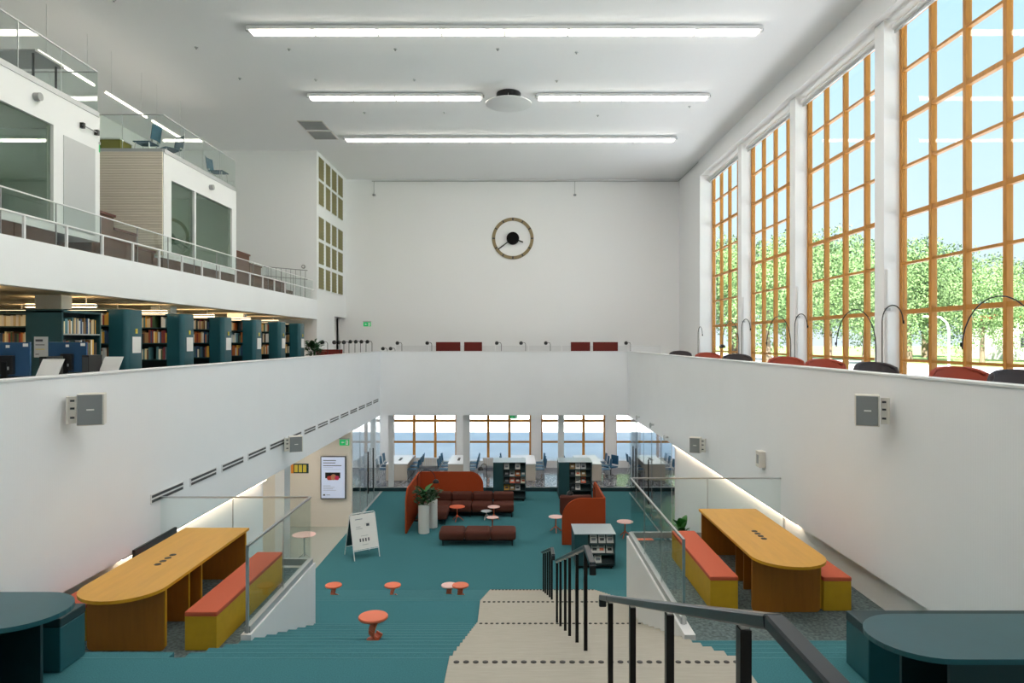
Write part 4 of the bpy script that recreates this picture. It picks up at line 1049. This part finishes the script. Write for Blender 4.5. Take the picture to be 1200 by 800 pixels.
# wooden base, tiered seats
t = thing('wooden_seating', 'dark wooden stepped seating behind the gallery railing', 'seating', (-9, 16, 7.3), kind='structure')
def plk(y0, y1, z0, z1, x=-8.15, m='wood_dark'):
    n = max(1, round((y1-y0)/.95)); w = (y1-y0)/n
    for i in range(n): box(x-.06, x, y0+i*w+.006, y0+(i+1)*w-.006, z0, z1).build('front_board', m, t, world=True)
plk(8, 12.2, 7.5, 8.14); plk(12.2, 13.5, 7.5, 7.9); plk(13.6, 15.85, 7.5, 8.1); plk(15.88, 20.05, 7.5, 8.14); plk(20.1, 25.3, 7.5, 8.05)
def tier(y0, y1, z):
    box(-10.5, -8.3, y0, y1, 7.4, z-.05).build('seat_block', 'wood_seat', t, world=True); box(-10.5, -8.27, y0-.02, y1+.03, z-.05, z).build('seat_board', 'wood_cap', t, world=True)
for y0, y1, z in ((13.46, 14.2, 8.82), (14.2, 15.05, 8.56), (15.05, 15.8, 8.28), (20.1, 21.5, 8.92), (21.55, 22.5, 8.66), (22.55, 24.9, 8.36)): tier(y0, y1, z)
struct('floor_seating_level', box(-14, -8.1, -6, 27.6, 7.3, 7.4), 'upper_floor', 'floor of the upper seating level', 'floor')
struct('floor_top_level', box(-14, -11.6, -6, 20.05, 10.4, 10.6), 'upper_floor', 'top level floor behind the gallery boxes', 'floor')
# railing on the edge band
rl = thing('gallery_railing', 'white railing with glass panes along the upper seating level', 'railing', (-8.0, 16, 7.86))
MB().tube([(-7.95, 4, 8.25), (-7.95, 27.4, 8.25)], .02, 8).build('handrail', 'white_paint', rl, world=True)
MB().tube([(-8.03, 4, 8.63), (-8.03, 22.3, 8.63), (-8.03, 27.4, 8.63)], .014, 8).build('top_rail', 'white_paint', rl, world=True)
y = 4.74
while y < 27.4:
    box(-7.97, -7.93, y-.018, y+.018, 7.86, 8.25).build('post', 'white_paint', rl, world=True); y += 1.06
y = 4.2; n = 0
while y < 27.2:
    box(-8.036, -8.024, y+.01, min(y+1.28, 27.4), 7.88, 8.62).build('pane', 'rail_glass', rl, world=True)
    box(-8.04, -8.02, y-.006, y+.006, 7.86, 8.63).build('glass_post', 'grey_plastic', rl, world=True); y += 1.3
rl2 = thing('gallery_railing', 'cross railing with thin bars at the far end of the seating level', 'railing', (-9, 26.6, 7.5))
for z in (9.1, 8.75): MB().tube([(-9.7, 26.6, z), (-8.0, 26.6, z-.15)], .016, 8).build('rail', 'grey_plastic', rl2, world=True)
for i in range(9):
    x = -9.6+i*.19; MB().tube([(x, 26.6, 7.4), (x, 26.6, 9.08-.088*(x+9.7))], .012, 6).build('bar', 'grey_plastic', rl2, world=True)
# top level bits: chairs, desk, pendants
proto2 = None
for (x, y, rz, lb) in ((-9.0, 16.75, PI/2, 'above the boarded end'), (-8.7, 17.3, PI*.8, 'second from the boarded end'), (-8.45, 19.6, -PI/2, 'at the far corner')):
    lab = 'teal chair on top of the far gallery box, %s' % lb
    if proto2 is None: proto2 = chair_proto('top_chair', lab, 'chair_teal', 'teal chairs on the gallery boxes', (x, y, 10.6), rz)
    else: dup(proto2, (x, y, 10.6), rz, lab)
t = thing('olive_cabinet', 'olive cabinet on top of the far gallery box', 'cabinet', (-9.8, 16.5, 10.6)); box(-.5, .45, -.25, .25, .0, .4).build('body', 'olive_desk', t, bevel=.01); box(-.52, .47, -.27, .27, .4, .43).build('top', 'white_paint', t); box(-.01, .0, -.255, -.25, .02, .38).build('door_gap', 'black', t)
t = thing('white_table', 'grey table on top of the near gallery box', 'table', (-9.0, 12.4, 10.6)); box(-.7, .6, -.4, .4, .70, .73).build('tabletop', 'grey_plastic', t)
for sx in (-.6, .5):
    for sy in (-.3, .3): MB().tube([(sx, sy, 0), (sx, sy, .7)], .02, 6).build('leg', 'black_metal', t)
for i, (y0, y1) in enumerate(((15.3, 17.4), (17.84, 19.9), (20.15, 22.2))):
    t = thing('pendant_lamp', 'slim lit linear pendant above the gallery boxes, %s' % ('nearest', 'middle one', 'farthest')[i], 'lamp', (-10.66, y0, 12.7))
    box(-.018, .018, 0, y1-y0, 0, .03).build('housing', 'white_paint', t); box(-.016, .016, .02, y1-y0-.02, -.008, 0).build('diffuser', 'led_pendant', t); box(-.016, .016, .02, y1-y0-.02, .03, .038).build('uplight', 'led_pendant', t)
    for y in (.3, y1-y0-.3): MB().tube([(0, y, .05), (0, y, 1.2)], .005, 5).build('wire', 'steel', t)

# ================================================================== RIGHT GALLERY: LOUNGE CHAIRS AND LAMPS
def lounge_chair(label, loc, rz, m):
    t = thing('lounge_chair', label, 'chair', loc, rz, 'lounge chairs along the tall windows')
    sh = MB(); n = 12; rows = [(.32, .32), (.55, .36), (.8, .40), (.98, .415), (1.08, .41), (1.14, .385), (1.165, .33)]
    vv = []; ff = []
    for (z, w) in rows:
        for i in range(n+1):
            a = -1.25+2.5*i/n; vv.append((w*math.sin(a)*1.12, -.34+.30*(1-math.cos(a))-.12*(z-.32), z-(.0 if z < 1 else .07*(abs(a)/1.25)**3)))
    for j in range(len(rows)-1):
        for i in range(n): ff.append((j*(n+1)+i, j*(n+1)+i+1, (j+1)*(n+1)+i+1, (j+1)*(n+1)+i))
    o = sh.add(vv, ff).build('shell', m, t, smooth=True)
    md = o.modifiers.new('thickness', 'SOLIDIFY'); md.thickness = .06
    box(-.3, .3, -.24, .34, .32, .46).build('seat', m, t, bevel=.05, seg=3, smooth=True)
    for sx in (-1, 1):
        for sy in (-1, 1): MB().tube([(.2*sx, .04+.2*sy, .34), (.28*sx, .04+.28*sy, 0)], .015, 6).build('leg', 'black_metal', t)
    return t
for y, x, m, lb in ((26.0, 6.4, 'chair_dark', 'dark lounge chair at the farthest tall window'), (22.2, 6.4, 'chair_red', 'red lounge chair at the third tall window, farther'), (19.8, 6.55, 'chair_dark', 'dark lounge chair between the second and third tall windows'), (16.1, 6.5, 'chair_red', 'red lounge chair at the second tall window, farther'), (14.0, 6.5, 'chair_red', 'red lounge chair at the second tall window, nearer'), (11.95, 6.5, 'chair_dark', 'dark lounge chair beside the paired arc lamps'), (9.75, 6.5, 'chair_red', 'red lounge chair nearest the viewer, in front of the nearest window'), (8.65, 6.6, 'chair_dark', 'dark lounge chair cut by the right picture edge')):
    lounge_chair(lb, (x, y, ZU), PI+random.uniform(-.15, .15), m)
for i, y in enumerate((22.2, 18.05, 13.82, 9.5)):
    where = ('third', 'second-third', 'second', 'nearest')[i]
    arc_lamp('tall black arc lamp curving away from the viewer beside the %s window pier' % where, (7.35, y, ZU), 2.22, 1.62, PI/2+.02, head='black' if i == 0 else None, drop=.02 if i == 0 else -.1, group='arc lamps along the tall windows')
    arc_lamp('tall black arc lamp curving to the wall beside the %s window pier' % where, (7.38, y-.18, ZU), 2.24, .62, -PI/2+.1, head=None, drop=.0, group='arc lamps along the tall windows')
arc_lamp('tall black arc lamp at the back corner of the window wall', (7.3, 26.9, ZU), 2.1, .6, -PI/2, head=None, drop=0, group='arc lamps along the tall windows')

# ================================================================== BACK GALLERY: READING DESKS
t = thing('reading_counter', 'long white reading counter with low screens on the back gallery', 'counter', (0, 30.2, ZU))
box(-5.2, 6.6, 30.0, 30.7, ZU+.72, ZU+.76).build('worktop', 'desk_white', t, world=True)
for x in (-5.1, -2.6, 0, 2.6, 5.1, 6.5): box(x-.02, x+.02, 30.05, 30.65, ZU+.004, ZU+.72).build('leg_panel', 'desk_side', t, world=True)
for i in range(8):
    x = -5.2+i*1.475; box(x+.02, x+1.45, 30.33, 30.36, ZU+.76, ZU+1.34).build('divider', 'white_paint', t, world=True)
def desk_lamp(label, x, y, h, flip=1):
    t = thing('desk_lamp', label, 'lamp', (x, y, ZU+.76), 0 if flip > 0 else PI, 'black desk lamps on the galleries')
    MB().lathe([(.08, 0), (.08, .012), (.001, .016)], 14).build('base', 'black_metal', t, smooth=True)
    MB().tube([(0, 0, .01), (0, 0, h-.08), (-.03, 0, h-.02), (-.1, 0, h), (-.16, 0, h-.02)], .012, 6).build('stem', 'black_metal', t, smooth=True)
    MB().lathe([(.03, -.085), (.07, -.06), (.085, -.01), (.07, .04), (.03, .07), (.001, .075)], 14, (-.2, 0, h-.02)).build('head', 'black', t, smooth=True)
    return t
for i, px_ in enumerate((470, 505, 586.5, 615, 644, 738)): desk_lamp('black ball-headed desk lamp on the back gallery counter, %s from the left' % ordn[i], (px_-600)*30.1/800, 30.1, .72)
for i, px_ in enumerate((453, 462, 607, 617, 755, 766, 772)): desk_lamp('low black desk lamp just above the back parapet, %s from the left' % ordn[i], (px_-600)*30.5/800, 30.5, .47)
t = thing('reading_counter', 'white reading counter at the far end of the left gallery', 'counter', (-6.3, 27, ZU))
box(-7.3, -5.8, 24.4, 27.5, ZU+.72, ZU+.76).build('worktop', 'desk_white', t, world=True)
for y in (24.5, 26, 27.4): box(-6.85, -5.85, y-.02, y+.02, ZU+.004, ZU+.72).build('leg_panel', 'desk_side', t, world=True)
for i, (px_, Y_) in enumerate(((371, 24.6), (383, 25.1), (397, 25.9), (402, 26.2), (408, 26.6))): desk_lamp('black ball-headed desk lamp on the far left gallery counter, %s from the left' % ordn[i], (px_-600)*Y_/800, Y_, .76)
t = thing('reading_counter', 'white reading counter in the back left corner of the gallery', 'counter', (-6.6, 30, ZU))
box(-7.3, -5.6, 29.0, 30.0, ZU+.72, ZU+.76).build('worktop', 'desk_white', t, world=True)
for x in (-7.2, -5.7): box(x-.02, x+.02, 29.05, 29.95, ZU+.004, ZU+.72).build('leg_panel', 'desk_side', t, world=True)
for i, px_ in enumerate((415, 421.5, 428, 435)): desk_lamp('black ball-headed desk lamp on the back corner counter, %s from the left' % ordn[i], (px_-600)*29.3/800, 29.3, .78)
for i, (a, b, lb) in enumerate(((510, 538.5, 'leftmost'), (543, 564, 'second'), (668, 690.5, 'third'), (694, 723, 'rightmost'))):
    x0, x1 = (a-600)*29.4/800, (b-600)*29.4/800
    t = thing('booth_sofa', 'dark red high-backed booth sofa on the back gallery, %s' % lb, 'sofa', ((x0+x1)/2, 29.4, ZU), 0, 'red booth sofas on the back gallery')
    w = (x1-x0)/2
    box(-w, w, -.06, .06, .12, 1.50).build('back', 'booth_red', t, bevel=.02); box(-w, w, .06, .6, .15, .45).build('seat', 'booth_red', t, bevel=.03)
    for s in (-1, 1): box(s*(w-.06)-.02, s*(w-.06)+.02, -.05, .55, 0, .15).build('leg', 'black_metal', t)
t = thing('dark_sofa', 'dark maroon sofa back at the far end of the left gallery', 'sofa', (-6.6, 26.6, ZU)); 
box(-.9, .1, -.6, -.5, .1, 1.22).build('back', 'booth_red', t, bevel=.02); box(-.9, .1, -.5, .1, .12, .42).build('seat', 'booth_red', t, bevel=.03)

# ------------------------------------------------------------------ unseen fill lamps added under the galleries to brighten the lower hall
for i, (x, y) in enumerate([(x, 30.3) for x in (-6, -2.5, 1, 4.5, 7)] + [(-6.6, 17.3), (-6.7, 21.2), (-6.4, 25.3), (6.6, 24)]):
    t = thing('soffit_fill', 'unseen square fill lamp added in the soffit under the galleries', 'lamp', (x, y, ZP0+.02), 0, 'added fill lamps in the lower hall')
    box(-.32, .32, -.32, .32, -.03, 0).build('frame', 'white_paint', t); box(-.29, .29, -.29, .29, -.036, -.03).build('diffuser', 'led_fill', t)

t = thing('passage_fill', 'unseen round lamp added to brighten the passage beyond the back left doorway', 'lamp', (-10, 30.2, CE-.02))  # unseen lamp added so the passage does not go dark
MB().lathe([(.5, -.06), (.5, 0)], 24).build('housing', 'white_paint', t); MB().lathe([(.46, -.075), (.46, -.06)], 24).build('diffuser', 'led_fill', t)
# ================================================================== OUTSIDE TREES AND LAMP POST
def crown_mesh(seed, m):
    r = random.Random(seed); v = []; f = []
    blobs = [(0, 0, .62, .34)] + [(r.uniform(-.28, .28), r.uniform(-.28, .28), r.uniform(.32, .85), r.uniform(.16, .27)) for _ in range(13)]
    for (bx_, by_, bz_, br) in blobs:
        for _ in range(int(15000*br*br)+120):
            d = Vector((r.gauss(0, 1), r.gauss(0, 1), r.gauss(0, 1))).normalized()*br*r.uniform(.72, 1.05)
            c = Vector((bx_, by_, bz_))+d
            s = r.uniform(.007, .014)
            a = Vector((r.gauss(0, 1), r.gauss(0, 1), r.gauss(0, 1))).normalized(); b = a.cross(d.normalized()+Vector((.01, .02, .03))).normalized()
            o = len(v); v += [tuple(c-a*s), tuple(c+b*s*.7), tuple(c+a*s), tuple(c-b*s*.7)]; f.append((o, o+1, o+2, o+3))
    me = bpy.data.meshes.new('crown'); me.from_pydata(v, [], f); me.update(); me.materials.append(M[m]); return me
crowns = [crown_mesh(1, 'tree_leaf'), crown_mesh(2, 'tree_leaf_b'), crown_mesh(5, 'tree_leaf')]
core = []
trunk = MB().tube([(0, 0, 0), (.01, 0, .2), (0, .01, .45)], .028, 8, .012).mesh('trunk', 'trunk', smooth=True)
spots = [(20.5, 74, 14.5), (26, 80, 15), (24, 64, 11.5), (31, 76, 14), (37, 80, 14.5), (34, 66, 11), (43, 74, 13), (49, 80, 13), (44, 64, 9.5), (56, 74, 12), (54, 64, 9), (64, 76, 12), (62, 66, 8.5), (50, 50, 8), (72, 72, 11), (80, 66, 11), (70, 54, 9), (90, 74, 12), (60, 40, 9), (84, 46, 10), (15.5, 84, 16), (40, 92, 17), (58, 96, 17), (78, 92, 16)]
for i, (x, y, h) in enumerate(spots):
    t = thing('tree', 'leafy green park tree outside, %s row, seen through the %s tall window' % ('back' if y > 78 else 'middle' if y > 68 else 'front', 'farthest' if x/y < .345 else 'third' if x/y < .42 else 'second' if x/y < .57 else 'nearest'), 'tree', (x, y, 3.9), i*1.3, 'trees in the park outside')
    link('crown', crowns[i % 3], t, scale=(h*.95, h*.95, h)); link('trunk', trunk, t, scale=(h, h, h))
t = thing('street_lamp', 'white curved street lamp outside the nearest tall window', 'lamp post', (33.2, 52, 3.9), .0)
MB().tube([(0, 0, 0), (0, 0, 3.2), (-.15, 0, 3.7), (-.6, 0, 4.1), (-1.2, 0, 4.2)], .09, 8, .06).build('pole', 'white_paint', t, smooth=True); box(-1.9, -1.2, -.12, .12, 4.12, 4.24).build('lamp_head', 'white_paint', t, bevel=.03)
t = thing('far_building', 'pale low building beyond the park trees', 'building', (70, 84, 3.9)); 
box(-9, 9, 0, 8, 0, 5).build('wall', 'render_far', t); MB().prism([(-9.4, 5), (9.4, 5), (0, 7.6)], -.3, 8.3, 'y').build('roof', 'chair_red', t)
for i in range(5): box(-7.6+i*3.4, -6.2+i*3.4, -.05, 0, 1.5, 3.2).build('window', 'dark_grey', t)
